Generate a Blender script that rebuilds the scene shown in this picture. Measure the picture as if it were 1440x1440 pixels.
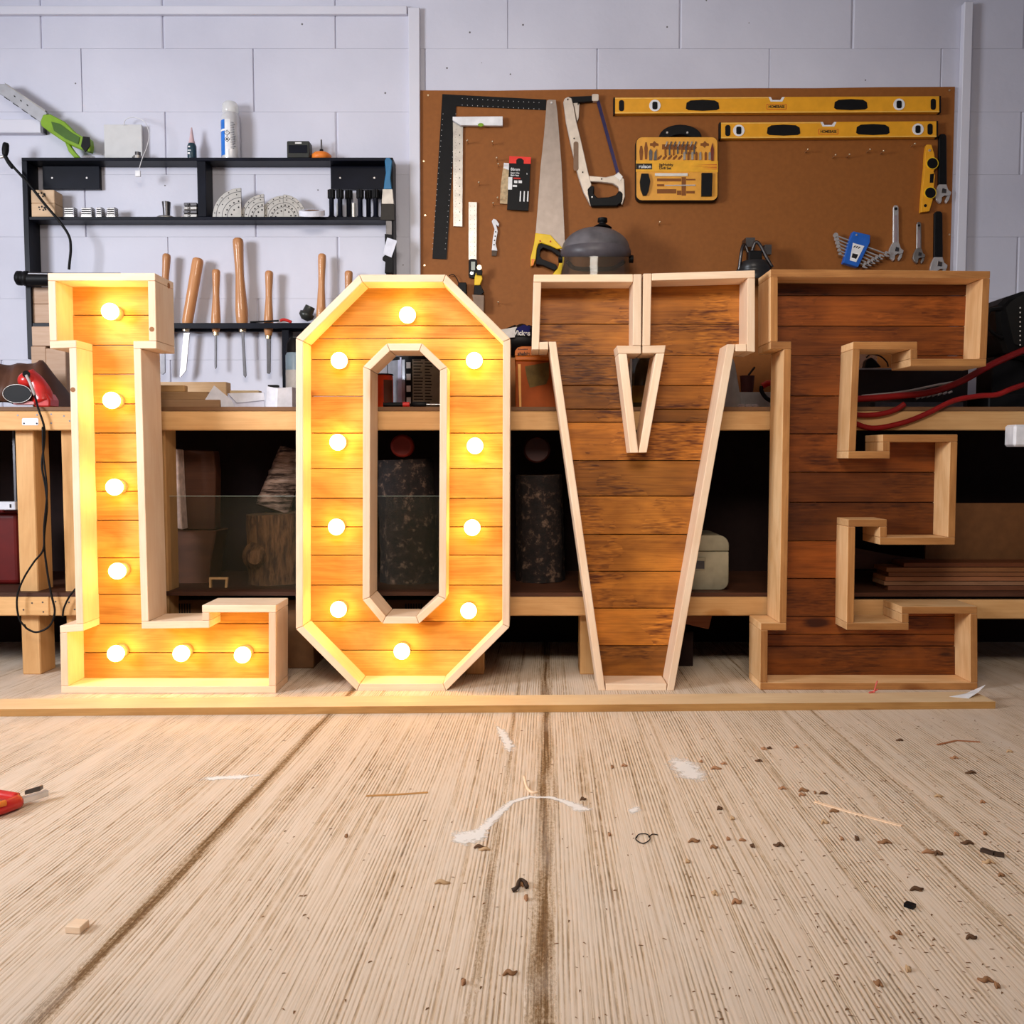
import bpy, math, random
from mathutils import Vector, Matrix
random.seed(7)
for o in list(bpy.data.objects): bpy.data.objects.remove(o)
S = bpy.context.scene; C = S.collection
# ------------------------------------------------------------------ camera
FPX = 1300.0; CX = 735.0; CAMH = 0.69; PHI = math.atan(77/FPX)
cam = bpy.data.cameras.new('camera'); cam.sensor_width = 36; cam.sensor_fit = 'HORIZONTAL'
cam.lens = FPX/1440*36; cam.shift_x = -(CX-720)/1440; cam.clip_start = .02
co = bpy.data.objects.new('camera', cam); C.objects.link(co)
co.location = (0, 0, CAMH); co.rotation_euler = (math.pi/2-PHI, 0, 0); S.camera = co
# ------------------------------------------------------------------ view, world, lights
S.view_settings.view_transform = 'Standard'; S.view_settings.look = 'None'
S.view_settings.gamma = 1; S.view_settings.use_curve_mapping = False
S.view_settings.exposure = 0.0
w = bpy.data.worlds.new('sky'); S.world = w; w.use_nodes = True
w.node_tree.nodes['Background'].inputs[0].default_value = (.82, .88, 1, 1)
w.node_tree.nodes['Background'].inputs[1].default_value = .12
def area(name, loc, target, sx, sy, power, col):
    l = bpy.data.lights.new(name, 'AREA'); l.shape = 'RECTANGLE'; l.size = sx; l.size_y = sy
    l.energy = power; l.color = col
    o = bpy.data.objects.new(name, l); C.objects.link(o); o.location = loc
    o.rotation_euler = (Vector(target)-Vector(loc)).to_track_quat('-Z', 'Y').to_euler()
    return o
area('daylight_side_door', (-3.0, .8, 1.55), (.5, 3.3, .95), .9, .8, 52, (.90, .93, 1)).data.spread = math.radians(125)
area('front_fill_light', (-.15, .1, 2.2), (-.1, 2.75, .62), 1.2, .6, 21.5, (1, .90, .78)).data.spread = math.radians(98)  # fill light added to brighten the letter fronts, narrowed so the edges dim
# ------------------------------------------------------------------ geometry helpers
def P(px, py, Y, dz=0):
    u = (px-CX)/FPX; v = (720-py)/FPX
    d = Vector((u, math.cos(PHI)+v*math.sin(PHI), -math.sin(PHI)+v*math.cos(PHI)))
    s = Y/d.y
    return Vector((d.x*s, Y, CAMH+d.z*s+dz))
def F(px, py, z=0.0):
    u = (px-CX)/FPX; v = (720-py)/FPX
    d = Vector((u, math.cos(PHI)+v*math.sin(PHI), -math.sin(PHI)+v*math.cos(PHI)))
    s = (z-CAMH)/d.z
    return Vector((d.x*s, d.y*s, z))
def XZ(px, py, Y):
    p = P(px, py, Y); return (p.x, p.z)
class MB:
    def __init__(s): s.v = []; s.f = []; s.sm = []
    def add(s, vs, fs, smooth=False):
        n = len(s.v); s.v += [Vector(a) for a in vs]; s.f += [tuple(n+i for i in f) for f in fs]; s.sm += [smooth]*len(fs); return s
    def box(s, a, b, rot=None, piv=None):
        x0, x1 = sorted((a[0], b[0])); y0, y1 = sorted((a[1], b[1])); z0, z1 = sorted((a[2], b[2]))
        vs = [Vector(q) for q in ((x0,y0,z0),(x1,y0,z0),(x1,y1,z0),(x0,y1,z0),(x0,y0,z1),(x1,y0,z1),(x1,y1,z1),(x0,y1,z1))]
        if rot is not None:
            c = Vector(piv) if piv is not None else sum(vs, Vector())/8
            vs = [rot @ (q-c)+c for q in vs]
        return s.add(vs, [(0,3,2,1),(4,5,6,7),(0,1,5,4),(1,2,6,5),(2,3,7,6),(3,0,4,7)])
    def prism(s, poly, y0, y1, smooth=False):      # polygon of (x, z), extruded along Y
        n = len(poly); a = sum(poly[i][0]*poly[(i+1)%n][1]-poly[(i+1)%n][0]*poly[i][1] for i in range(n))
        if a < 0: poly = poly[::-1]
        vs = [(x, y0, z) for x, z in poly]+[(x, y1, z) for x, z in poly]
        fs = [tuple(range(n)), tuple(range(2*n-1, n-1, -1))]+[(i, n+i, n+(i+1)%n, (i+1)%n) for i in range(n)]
        return s.add(vs, fs)
    def slab(s, poly, z0, z1):                     # polygon of (x, y), extruded along Z
        n = len(poly); a = sum(poly[i][0]*poly[(i+1)%n][1]-poly[(i+1)%n][0]*poly[i][1] for i in range(n))
        if a < 0: poly = poly[::-1]
        vs = [(x, y, z0) for x, y in poly]+[(x, y, z1) for x, y in poly]
        return s.add(vs, [tuple(range(n-1, -1, -1)), tuple(range(n, 2*n))]+[(i, (i+1)%n, n+(i+1)%n, n+i) for i in range(n)])
    def lathe(s, p0, p1, prof, n=16, smooth=True):  # prof: (t along axis, radius)
        p0 = Vector(p0); p1 = Vector(p1); ax = p1-p0; a = ax.normalized()
        r = a.cross(Vector((0, 0, 1)));
        if r.length < 1e-3: r = a.cross(Vector((0, 1, 0)))
        r.normalize(); q = a.cross(r); base = len(s.v); vs = []; fs = []
        for t, rad in prof:
            for k in range(n):
                th = 2*math.pi*k/n; vs.append(p0+ax*t+(r*math.cos(th)+q*math.sin(th))*max(rad, 1e-5))
        for i in range(len(prof)-1):
            for k in range(n):
                fs.append((i*n+k, i*n+(k+1)%n, (i+1)*n+(k+1)%n, (i+1)*n+k))
        s.add(vs, fs, smooth)
        s.add([vs[k] for k in range(n)][::-1], [tuple(range(n))]); m = (len(prof)-1)*n
        s.add([vs[m+k] for k in range(n)], [tuple(range(n))])
        return s
    def cyl(s, p0, p1, r, r2=None, n=16): return s.lathe(p0, p1, [(0, r), (1, r if r2 is None else r2)], n)
    def ball(s, c, r, n=16, sc=(1, 1, 1), z0=-1, z1=1):
        c = Vector(c); vs = []; fs = []; m = 10
        a0 = math.asin(z0); a1 = math.asin(z1)
        for i in range(m+1):
            a = a0+(a1-a0)*i/m
            for k in range(n):
                t = 2*math.pi*k/n
                vs.append(c+Vector((math.cos(a)*math.cos(t)*r*sc[0], math.cos(a)*math.sin(t)*r*sc[1], math.sin(a)*r*sc[2])))
        for i in range(m):
            for k in range(n): fs.append((i*n+k, i*n+(k+1)%n, (i+1)*n+(k+1)%n, (i+1)*n+k))
        s.add(vs, fs, True)
        if z0 > -1: s.add([vs[k] for k in range(n)][::-1], [tuple(range(n))])
        if z1 < 1: s.add([vs[m*n+k] for k in range(n)], [tuple(range(n))])
        return s
    def tube(s, pts, r, n=8, sub=6, closed=False):
        pts = [Vector(p) for p in pts]; L = []
        if sub > 1 and len(pts) > 2:
            q = [pts[0]*2-pts[1]]+pts+[pts[-1]*2-pts[-2]]
            for i in range(1, len(q)-2):
                for k in range(sub):
                    t = k/sub; a, b, c, d = q[i-1], q[i], q[i+1], q[i+2]
                    L.append(.5*((2*b)+(c-a)*t+(2*a-5*b+4*c-d)*t*t+(3*b-a-3*c+d)*t**3))
            L.append(pts[-1])
        else: L = pts
        vs = []; fs = []; up = None
        for i, p in enumerate(L):
            d = (L[min(i+1, len(L)-1)]-L[max(i-1, 0)]).normalized()
            if up is None:
                up = d.cross(Vector((0, 1, 0)))
                if up.length < .1: up = d.cross(Vector((0, 0, 1)))
            up = (up-d*up.dot(d)).normalized(); e = d.cross(up)
            rr = r(i/(len(L)-1)) if callable(r) else r
            for k in range(n):
                t = 2*math.pi*k/n; vs.append(p+(up*math.cos(t)+e*math.sin(t))*rr)
        for i in range(len(L)-1):
            for k in range(n): fs.append((i*n+k, i*n+(k+1)%n, (i+1)*n+(k+1)%n, (i+1)*n+k))
        fs.append(tuple(range(n-1, -1, -1))); m = (len(L)-1)*n; fs.append(tuple(range(m, m+n)))
        return s.add(vs, fs, True)
WL = {}
def obj(name, mb, m, parent=None, R=None, origin=None, bev=0, seg=1):
    o_ = Vector(origin) if origin is not None else None
    if o_ is None:
        lo = Vector([min(v[i] for v in mb.v) for i in range(3)]); hi = Vector([max(v[i] for v in mb.v) for i in range(3)])
        o_ = (lo+hi)/2
        if parent is None: o_.z = lo.z
    Ri = R.transposed() if R is not None else None
    vs = [(Ri @ (v-o_)) if Ri is not None else v-o_ for v in mb.v]
    me = bpy.data.meshes.new(name); me.from_pydata([tuple(v) for v in vs], [], mb.f); me.validate()
    if any(mb.sm) and len(me.polygons) == len(mb.sm): me.polygons.foreach_set('use_smooth', mb.sm)
    me.materials.append(m)
    o = bpy.data.objects.new(name, me); C.objects.link(o)
    if parent is not None:
        o.parent = parent; o.location = o_-WL[parent.name]
    else: o.location = o_
    if R is not None: o.rotation_euler = R.to_euler()
    WL[o.name] = o_.copy()
    if bev:
        b = o.modifiers.new('bevel', 'BEVEL'); b.width = bev; b.segments = seg; b.limit_method = 'ANGLE'; b.angle_limit = math.radians(40)
    return o
def thing(name, label, cat, loc, group=None):
    o = bpy.data.objects.new(name, None); C.objects.link(o); o.empty_display_size = .05
    o.location = loc; WL[o.name] = Vector(loc); return tag(o, label, cat, group)
def tag(o, label, cat, group=None, kind=None):
    o['label'] = label; o['category'] = cat
    if group: o['group'] = group
    if kind: o['kind'] = kind
    return o
def struct(o): o['kind'] = 'structure'; return o
def text(s, size, loc, m, parent, name='lettering', yaw=0, sx=1.0, bold=0, roll=0, align='CENTER'):
    cu = bpy.data.curves.new(name, 'FONT'); cu.body = s; cu.size = size; cu.extrude = .0003; cu.align_x = align; cu.align_y = 'CENTER'; cu.offset = bold
    t = bpy.data.objects.new(name, cu); C.objects.link(t)
    bpy.context.view_layer.update()
    me = bpy.data.meshes.new_from_object(t.evaluated_get(bpy.context.evaluated_depsgraph_get()))
    bpy.data.objects.remove(t); me.name = name; me.materials.clear(); me.materials.append(m)
    for v in me.vertices: v.co.x *= sx
    o = bpy.data.objects.new(name, me); C.objects.link(o); o.parent = parent
    o.location = Vector(loc)-WL[parent.name]; o.rotation_euler = (math.pi/2, roll, yaw)
    return o
def pxp(pts, Y): return [XZ(a, b, Y) for a, b in pts]
def rrect(x0, y0, x1, y1, r, n=4):
    out = []
    for cx, cy, a0 in ((x1-r, y0+r, -90), (x1-r, y1-r, 0), (x0+r, y1-r, 90), (x0+r, y0+r, 180)):
        for k in range(n+1):
            a = math.radians(a0+90*k/n); out.append((cx+r*math.cos(a), cy+r*math.sin(a)))
    return out
def ell(cx, cy, rx, ry, n=20, a0=0, a1=360):
    k = n if a1-a0 >= 360 else n+1
    return [(cx+rx*math.cos(math.radians(a0+(a1-a0)*i/n)), cy+ry*math.sin(math.radians(a0+(a1-a0)*i/n))) for i in range(k)]
# ------------------------------------------------------------------ materials
def newmat(name):
    m = bpy.data.materials.new(name); m.use_nodes = True; nt = m.node_tree
    return m, nt, nt.nodes['Principled BSDF']
def N(nt, t, **k):
    n = nt.nodes.new(t)
    for a, b in k.items():
        if a.startswith('i_'): n.inputs[a[2:]].default_value = b
        else: setattr(n, a, b)
    return n
def L_(nt, a, b): nt.links.new(a, b)
def ramp(nt, stops):
    r = nt.nodes.new('ShaderNodeValToRGB'); e = r.color_ramp.elements
    while len(e) < len(stops): e.new(.5)
    for i, (p, c) in enumerate(stops):
        e[i].position = p; e[i].color = (*c, 1) if len(c) == 3 else c
    return r
def mathn(nt, op, a, b=None, clamp=False):
    n = nt.nodes.new('ShaderNodeMath'); n.operation = op; n.use_clamp = clamp
    for i, x in enumerate((a, b)):
        if x is None: continue
        if isinstance(x, (int, float)): n.inputs[i].default_value = x
        else: nt.links.new(x, n.inputs[i])
    return n.outputs[0]
MC = {}
def plain(name, col, rough=.5, metal=0, var=.12, scale=30, bump=.0, spec=.3, emit=None, es=0, coat=0):
    if name in MC: return MC[name]
    m, nt, b = newmat(name); MC[name] = m
    tc = N(nt, 'ShaderNodeTexCoord'); no = N(nt, 'ShaderNodeTexNoise'); no.inputs['Scale'].default_value = scale; no.inputs['Detail'].default_value = 4
    L_(nt, tc.outputs['Object'], no.inputs['Vector'])
    r = ramp(nt, [(.3, [c*(1-var) for c in col]), (.7, [min(1, c*(1+var)) for c in col])])
    L_(nt, no.outputs['Fac'], r.inputs[0]); L_(nt, r.outputs[0], b.inputs['Base Color'])
    b.inputs['Roughness'].default_value = rough; b.inputs['Metallic'].default_value = metal
    b.inputs['Specular IOR Level'].default_value = spec; b.inputs['Coat Weight'].default_value = coat
    if bump:
        bp = N(nt, 'ShaderNodeBump'); bp.inputs['Strength'].default_value = bump; bp.inputs['Distance'].default_value = .002
        L_(nt, no.outputs['Fac'], bp.inputs['Height']); L_(nt, bp.outputs[0], b.inputs['Normal'])
    if emit: b.inputs['Emission Color'].default_value = (*emit, 1); b.inputs['Emission Strength'].default_value = es
    return m
def wood(name, light, dark, rough=.6, knot=.8, contrast=1.0, sat=1.0, hvar=.25, saw=0.0, fine=130, kscale=1.0, coat=0.0):
    m, nt, b = newmat(name)
    tc = N(nt, 'ShaderNodeTexCoord'); oi = N(nt, 'ShaderNodeObjectInfo')
    cv = N(nt, 'ShaderNodeCombineXYZ')
    for i, k in enumerate((37.0, 19.0, 53.0)): L_(nt, mathn(nt, 'MULTIPLY', oi.outputs['Random'], k), cv.inputs[i])
    va = N(nt, 'ShaderNodeVectorMath', operation='ADD'); L_(nt, tc.outputs['Object'], va.inputs[0]); L_(nt, cv.outputs[0], va.inputs[1])
    def noise(sc, scale, det=4, dist=0.0, rgh=.55):
        mp = N(nt, 'ShaderNodeMapping'); mp.inputs['Scale'].default_value = sc; L_(nt, va.outputs[0], mp.inputs[0])
        n = N(nt, 'ShaderNodeTexNoise'); n.inputs['Scale'].default_value = scale; n.inputs['Detail'].default_value = det
        n.inputs['Distortion'].default_value = dist; n.inputs['Roughness'].default_value = rgh
        L_(nt, mp.outputs[0], n.inputs['Vector']); return n.outputs['Fac']
    broad = noise((1.5, 6, 6), 2.0, 5, 1.6)
    rings = noise((.55, 14, 14), 3.0, 2, .6)
    rings = mathn(nt, 'FRACT', mathn(nt, 'MULTIPLY', rings, 7.0))
    rings = mathn(nt, 'ABSOLUTE', mathn(nt, 'SUBTRACT', rings, .5))
    fineg = noise((2.5, fine, fine), 1.5, 3)
    blot = noise((2.5, 4, 4), 2.0, 3)
    mp = N(nt, 'ShaderNodeMapping'); mp.inputs['Scale'].default_value = (3.2*kscale, 7.5*kscale, 7.5*kscale); L_(nt, va.outputs[0], mp.inputs[0])
    vo = N(nt, 'ShaderNodeTexVoronoi'); vo.inputs['Scale'].default_value = 1.0; L_(nt, mp.outputs[0], vo.inputs['Vector'])
    kn = N(nt, 'ShaderNodeMapRange'); kn.inputs['From Min'].default_value = .05; kn.inputs['From Max'].default_value = .17
    kn.inputs['To Min'].default_value = 1; kn.inputs['To Max'].default_value = 0; L_(nt, vo.outputs['Distance'], kn.inputs['Value'])
    knm = mathn(nt, 'MULTIPLY', kn.outputs[0], mathn(nt, 'GREATER_THAN', vo.outputs['Color'], .55)); knm = mathn(nt, 'MULTIPLY', knm, knot)
    f = mathn(nt, 'ADD', mathn(nt, 'MULTIPLY', broad, .75), mathn(nt, 'MULTIPLY', rings, .25))
    f = mathn(nt, 'ADD', f, mathn(nt, 'MULTIPLY', fineg, .22)); f = mathn(nt, 'ADD', f, mathn(nt, 'MULTIPLY', blot, .6))
    f = mathn(nt, 'SUBTRACT', f, .42)
    if contrast != 1: f = mathn(nt, 'ADD', mathn(nt, 'MULTIPLY', mathn(nt, 'SUBTRACT', f, .45), contrast), .45)
    if saw:
        mp2 = N(nt, 'ShaderNodeMapping'); mp2.inputs['Rotation'].default_value = (0, math.radians(38), 0); mp2.inputs['Scale'].default_value = (26, 60, 170); L_(nt, va.outputs[0], mp2.inputs[0])
        n2 = N(nt, 'ShaderNodeTexNoise'); n2.inputs['Scale'].default_value = 1; n2.inputs['Detail'].default_value = 2; L_(nt, mp2.outputs[0], n2.inputs['Vector'])
        sm = mathn(nt, 'MULTIPLY', mathn(nt, 'SUBTRACT', n2.outputs['Fac'], .5), mathn(nt, 'GREATER_THAN', blot, .52))
        f = mathn(nt, 'SUBTRACT', f, mathn(nt, 'MULTIPLY', sm, saw))
    f = mathn(nt, 'ADD', f, knm, clamp=True)
    mid = [(a+c)/2 for a, c in zip(light, dark)]
    r = ramp(nt, [(.12, light), (.48, mid), (.85, dark)]); L_(nt, f, r.inputs[0])
    hs = N(nt, 'ShaderNodeHueSaturation'); hs.inputs['Saturation'].default_value = sat; L_(nt, r.outputs[0], hs.inputs['Color'])
    mr = N(nt, 'ShaderNodeMapRange'); mr.inputs['To Min'].default_value = 1-hvar; mr.inputs['To Max'].default_value = 1+hvar
    L_(nt, oi.outputs['Random'], mr.inputs['Value']); L_(nt, mr.outputs[0], hs.inputs['Value'])
    L_(nt, hs.outputs[0], b.inputs['Base Color']); b.inputs['Roughness'].default_value = rough; b.inputs['Coat Weight'].default_value = coat
    b.inputs['Specular IOR Level'].default_value = .3
    bp = N(nt, 'ShaderNodeBump'); bp.inputs['Strength'].default_value = .35; bp.inputs['Distance'].default_value = .0015
    L_(nt, f, bp.inputs['Height']); L_(nt, bp.outputs[0], b.inputs['Normal'])
    return m
M_pine = wood('pale_pine', (.95, .76, .57), (.76, .48, .28), hvar=.10, knot=.5, contrast=.8)
M_beam = wood('bench_pine', (.78, .48, .22), (.48, .23, .07), hvar=.08, knot=.6, contrast=.8)
M_litplank = wood('bulb_lit_plank', (.68, .38, .09), (.34, .12, .015), hvar=.18, knot=.9, contrast=1.3)  # same wood as the stained planks, lightened to carry the bulb glow
M_dark = wood('stained_plank', (.44, .155, .018), (.07, .014, .0015), hvar=.5, knot=.7, contrast=1.3, saw=1.3, coat=.15, rough=.5, fine=60)
M_darker = wood('dark_stained_plank', (.27, .070, .009), (.035, .006, .001), hvar=.45, knot=.7, contrast=1.3, saw=.8, coat=.15, rough=.5, fine=60)
M_eedge = wood('orange_edge', (.52, .24, .075), (.22, .075, .018), hvar=.12, knot=.6, contrast=1.1, fine=90)
M_eframe = wood('orange_pine', (.90, .60, .32), (.60, .30, .10), hvar=.15, knot=.6, contrast=1.1, fine=90)
M_floorboard = wood('floor_board_pine', (.92, .72, .46), (.70, .45, .22), hvar=.05, knot=.8, contrast=.7)
M_ply = wood('brown_ply', (.22, .11, .05), (.09, .04, .015), hvar=.1, knot=.2)
M_handle = wood('turned_beech', (.62, .30, .13), (.42, .17, .06), hvar=.12, knot=0, rough=.4, coat=.3, contrast=.7)
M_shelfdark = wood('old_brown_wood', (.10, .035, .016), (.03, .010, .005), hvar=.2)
M_log = wood('old_log', (.30, .19, .12), (.07, .035, .02), hvar=.2, contrast=1.3)
M_pinkwood = wood('pinkish_wood', (.60, .40, .28), (.45, .26, .16), hvar=.1, knot=.2, contrast=.6)
black = plain('black_paint', (.005, .006, .012), .4, var=.3, scale=12, spec=.12)
blackp = plain('black_plastic', (.006, .006, .007), .5, spec=.15)
steel = plain('steel', (.36, .34, .32), .38, .9, var=.2)
chrome = plain('chrome', (.66, .64, .63), .25, .65)
dsteel = plain('dark_steel', (.12, .115, .12), .38, 1)
alu = plain('aluminium', (.68, .67, .64), .4, .6)
white = plain('white_plastic', (.78, .78, .80), .45)
paper = plain('paper', (.74, .75, .84), .8)
yellow = plain('yellow_paint', (.80, .36, .02), .4, var=.06)
yellow2 = plain('bright_yellow', (.85, .55, .02), .45, var=.06)
red = plain('red_plastic', (.55, .02, .015), .35, coat=.4)
darkred = plain('dark_red_rubber', (.22, .006, .006), .4)
orange = plain('orange_plastic', (.80, .22, .03), .45)
blue = plain('blue_plastic', (.02, .12, .50), .4)
lime = plain('green_plastic', (.20, .36, .02), .35)
amber = plain('amber_plastic', (.78, .36, .05), .35, var=.08)
brownrecess = plain('amber_recess', (.22, .07, .012), .5)
screwm = plain('brass_screw', (.75, .62, .42), .3, .9)
card = plain('cardboard', (.20, .10, .045), .8)
inkm = plain('black_ink', (.012, .01, .01), .6)
whiteink = plain('white_ink', (.8, .8, .8), .6)
redink = plain('red_ink', (.5, .03, .02), .6)
def glass(name, col, rough=.03, alpha=.25, metal=0):
    m, nt, b = newmat(name); b.inputs['Base Color'].default_value = (*col, 1); b.inputs['Roughness'].default_value = rough
    b.inputs['Alpha'].default_value = alpha; b.inputs['Specular IOR Level'].default_value = .6; return m
M_glass = glass('pane_glass', (.06, .06, .035), .02, .12)
M_visor = glass('smoke_visor', (.10, .08, .06), .08, .45)
M_clear = glass('clear_plastic', (.6, .55, .55), .1, .3)
def bulbmat():
    m, nt, b = newmat('lit_bulb'); b.inputs['Base Color'].default_value = (1, .8, .5, 1)
    b.inputs['Emission Color'].default_value = (1, .62, .12, 1); b.inputs['Emission Strength'].default_value = 27
    return m
M_bulb = bulbmat()
def wallmat():
    m, nt, b = newmat('painted_block'); tc = N(nt, 'ShaderNodeTexCoord'); ge = N(nt, 'ShaderNodeNewGeometry')
    n1 = N(nt, 'ShaderNodeTexNoise'); n1.inputs['Scale'].default_value = 2.2; n1.inputs['Detail'].default_value = 6; L_(nt, ge.outputs['Position'], n1.inputs['Vector'])
    r = ramp(nt, [(.3, (.55, .555, .655)), (.7, (.65, .655, .755))]); L_(nt, n1.outputs['Fac'], r.inputs[0])
    vo = N(nt, 'ShaderNodeTexVoronoi'); vo.inputs['Scale'].default_value = 13; L_(nt, ge.outputs['Position'], vo.inputs['Vector'])
    sp = mathn(nt, 'MULTIPLY', mathn(nt, 'LESS_THAN', vo.outputs['Distance'], .045), mathn(nt, 'GREATER_THAN', n1.outputs['Fac'], .49))
    mx = N(nt, 'ShaderNodeMix', data_type='RGBA'); L_(nt, sp, mx.inputs[0]); L_(nt, r.outputs[0], mx.inputs[6]); mx.inputs[7].default_value = (.12, .11, .12, 1)
    L_(nt, mx.outputs[2], b.inputs['Base Color']); b.inputs['Roughness'].default_value = .55
    n2 = N(nt, 'ShaderNodeTexNoise'); n2.inputs['Scale'].default_value = 55; n2.inputs['Detail'].default_value = 5; L_(nt, ge.outputs['Position'], n2.inputs['Vector'])
    n3 = N(nt, 'ShaderNodeTexNoise'); n3.inputs['Scale'].default_value = 9; n3.inputs['Detail'].default_value = 3; L_(nt, ge.outputs['Position'], n3.inputs['Vector'])
    h = mathn(nt, 'ADD', mathn(nt, 'MULTIPLY', n2.outputs['Fac'], .35), n3.outputs['Fac'])
    bp = N(nt, 'ShaderNodeBump'); bp.inputs['Strength'].default_value = .30; bp.inputs['Distance'].default_value = .006; L_(nt, h, bp.inputs['Height']); L_(nt, bp.outputs[0], b.inputs['Normal'])
    return m
M_wall = wallmat()
M_trim = plain('trim_paint', (.66, .66, .74), .45, var=.04, scale=3)
M_ceil = plain('ceiling_paint', (.60, .60, .62), .7, var=.05, scale=3)
M_hard = plain('hardboard', (.27, .090, .017), .6, var=.07, scale=60, bump=.1)
M_benchshade = plain('underbench_shade', (.018, .008, .007), .8, spec=.2)  # near-black that puts the shade under the bench into the colour
def floormat():
    m, nt, b = newmat('brushed_concrete'); ge = N(nt, 'ShaderNodeNewGeometry'); sx = N(nt, 'ShaderNodeSeparateXYZ'); L_(nt, ge.outputs['Position'], sx.inputs[0])
    X, Y = sx.outputs[0], sx.outputs[1]
    k = mathn(nt, 'SUBTRACT', .033, mathn(nt, 'MULTIPLY', X, .05))
    u = mathn(nt, 'SUBTRACT', X, mathn(nt, 'MULTIPLY', Y, k))
    wob = N(nt, 'ShaderNodeTexNoise'); wob.inputs['Scale'].default_value = 1.6; wob.inputs['Detail'].default_value = 3; L_(nt, ge.outputs['Position'], wob.inputs['Vector'])
    u = mathn(nt, 'ADD', u, mathn(nt, 'MULTIPLY', mathn(nt, 'SUBTRACT', wob.outputs['Fac'], .5), .008))
    def st(su, sy, det, rg=.6, dist=0):
        cv = N(nt, 'ShaderNodeCombineXYZ'); L_(nt, mathn(nt, 'MULTIPLY', u, su), cv.inputs[0]); L_(nt, mathn(nt, 'MULTIPLY', Y, sy), cv.inputs[1])
        n = N(nt, 'ShaderNodeTexNoise'); n.inputs['Scale'].default_value = 1; n.inputs['Detail'].default_value = det; n.inputs['Roughness'].default_value = rg; n.inputs['Distortion'].default_value = dist
        L_(nt, cv.outputs[0], n.inputs['Vector']); return n.outputs['Fac']
    g1 = st(150, 1.2, 3); g2 = st(420, 5, 3, .7); g3 = st(20, .3, 2); speck = st(170, 120, 4, .75)
    gf = st(12, 4, 3)
    # raked grooves: a distorted wave across u
    ph = mathn(nt, 'ADD', mathn(nt, 'MULTIPLY', u, 2*math.pi/.0078), mathn(nt, 'MULTIPLY', g3, 10))
    wv = mathn(nt, 'MULTIPLY', mathn(nt, 'ADD', mathn(nt, 'SINE', ph), 1), .5)
    def sst(v, a, b_):
        q = N(nt, 'ShaderNodeMapRange', interpolation_type='SMOOTHSTEP'); q.inputs['From Min'].default_value = a; q.inputs['From Max'].default_value = b_; L_(nt, v, q.inputs['Value']); return q.outputs[0]
    gs = sst(st(15, 2.2, 4), .36, .66); ln = sst(st(120, .8, 3, .5), .52, .70); brk = sst(st(60, 22, 4, .7), .30, .62)
    groove = mathn(nt, 'MULTIPLY', mathn(nt, 'POWER', wv, 2.0), mathn(nt, 'ADD', mathn(nt, 'MULTIPLY', gs, .75), .10))
    groove = mathn(nt, 'MULTIPLY', mathn(nt, 'ADD', groove, mathn(nt, 'MULTIPLY', ln, .55)), mathn(nt, 'ADD', mathn(nt, 'MULTIPLY', brk, .7), .3))
    # rough trowel tracks at fixed places across the floor
    def band(c, wd):
        d = mathn(nt, 'ABSOLUTE', mathn(nt, 'SUBTRACT', u, c)); r_ = N(nt, 'ShaderNodeMapRange'); r_.inputs['From Min'].default_value = wd*.05; r_.inputs['From Max'].default_value = wd
        r_.inputs['To Min'].default_value = 1; r_.inputs['To Max'].default_value = 0; L_(nt, d, r_.inputs['Value']); return r_.outputs[0]
    bands = band(BU[0], .036)
    for c, wd in zip(BU[1:], (.044, .022, .022, .020)): bands = mathn(nt, 'MAXIMUM', bands, mathn(nt, 'MULTIPLY', band(c, wd), 1.0 if wd > .03 else .72))
    trk = st(60, 3, 3)
    bsp = mathn(nt, 'MULTIPLY', mathn(nt, 'SUBTRACT', mathn(nt, 'ADD', mathn(nt, 'MULTIPLY', bands, .50), mathn(nt, 'MULTIPLY', mathn(nt, 'ADD', mathn(nt, 'ADD', mathn(nt, 'MULTIPLY', speck, .8), mathn(nt, 'MULTIPLY', st(230, 2.5, 3), .7)), trk), .62)), 1.02), mathn(nt, 'MULTIPLY', mathn(nt, 'GREATER_THAN', bands, .01), 3.2), clamp=True)
    groovec = mathn(nt, 'ADD', mathn(nt, 'MULTIPLY', groove, .62), mathn(nt, 'MULTIPLY', mathn(nt, 'SUBTRACT', g2, .46), .8), clamp=True)
    tot = mathn(nt, 'MAXIMUM', groovec, bsp)
    r = ramp(nt, [(.0, (.76, .63, .51)), (.30, (.60, .45, .31)), (.75, (.25, .145, .065)), (1, (.17, .09, .04))]); L_(nt, tot, r.inputs[0])
    big = N(nt, 'ShaderNodeTexNoise'); big.inputs['Scale'].default_value = 1.1; big.inputs['Detail'].default_value = 5; L_(nt, ge.outputs['Position'], big.inputs['Vector'])
    dust = N(nt, 'ShaderNodeMapRange'); dust.inputs['From Min'].default_value = .5; dust.inputs['From Max'].default_value = .72; dust.inputs['To Max'].default_value = .75; L_(nt, mathn(nt, 'MULTIPLY', mathn(nt, 'ADD', big.outputs['Fac'], gf), .5), dust.inputs['Value'])
    mx = N(nt, 'ShaderNodeMix', data_type='RGBA'); L_(nt, dust.outputs[0], mx.inputs[0]); L_(nt, r.outputs[0], mx.inputs[6]); mx.inputs[7].default_value = (.66, .57, .48, 1)
    L_(nt, mx.outputs[2], b.inputs['Base Color']); b.inputs['Roughness'].default_value = .75; b.inputs['Specular IOR Level'].default_value = .25
    h = mathn(nt, 'SUBTRACT', 1.0, mathn(nt, 'ADD', mathn(nt, 'MULTIPLY', groove, .8), mathn(nt, 'MULTIPLY', bsp, .7)))
    bp = N(nt, 'ShaderNodeBump'); bp.inputs['Strength'].default_value = .55; bp.inputs['Distance'].default_value = .004; L_(nt, h, bp.inputs['Height']); L_(nt, bp.outputs[0], b.inputs['Normal'])
    return m
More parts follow.
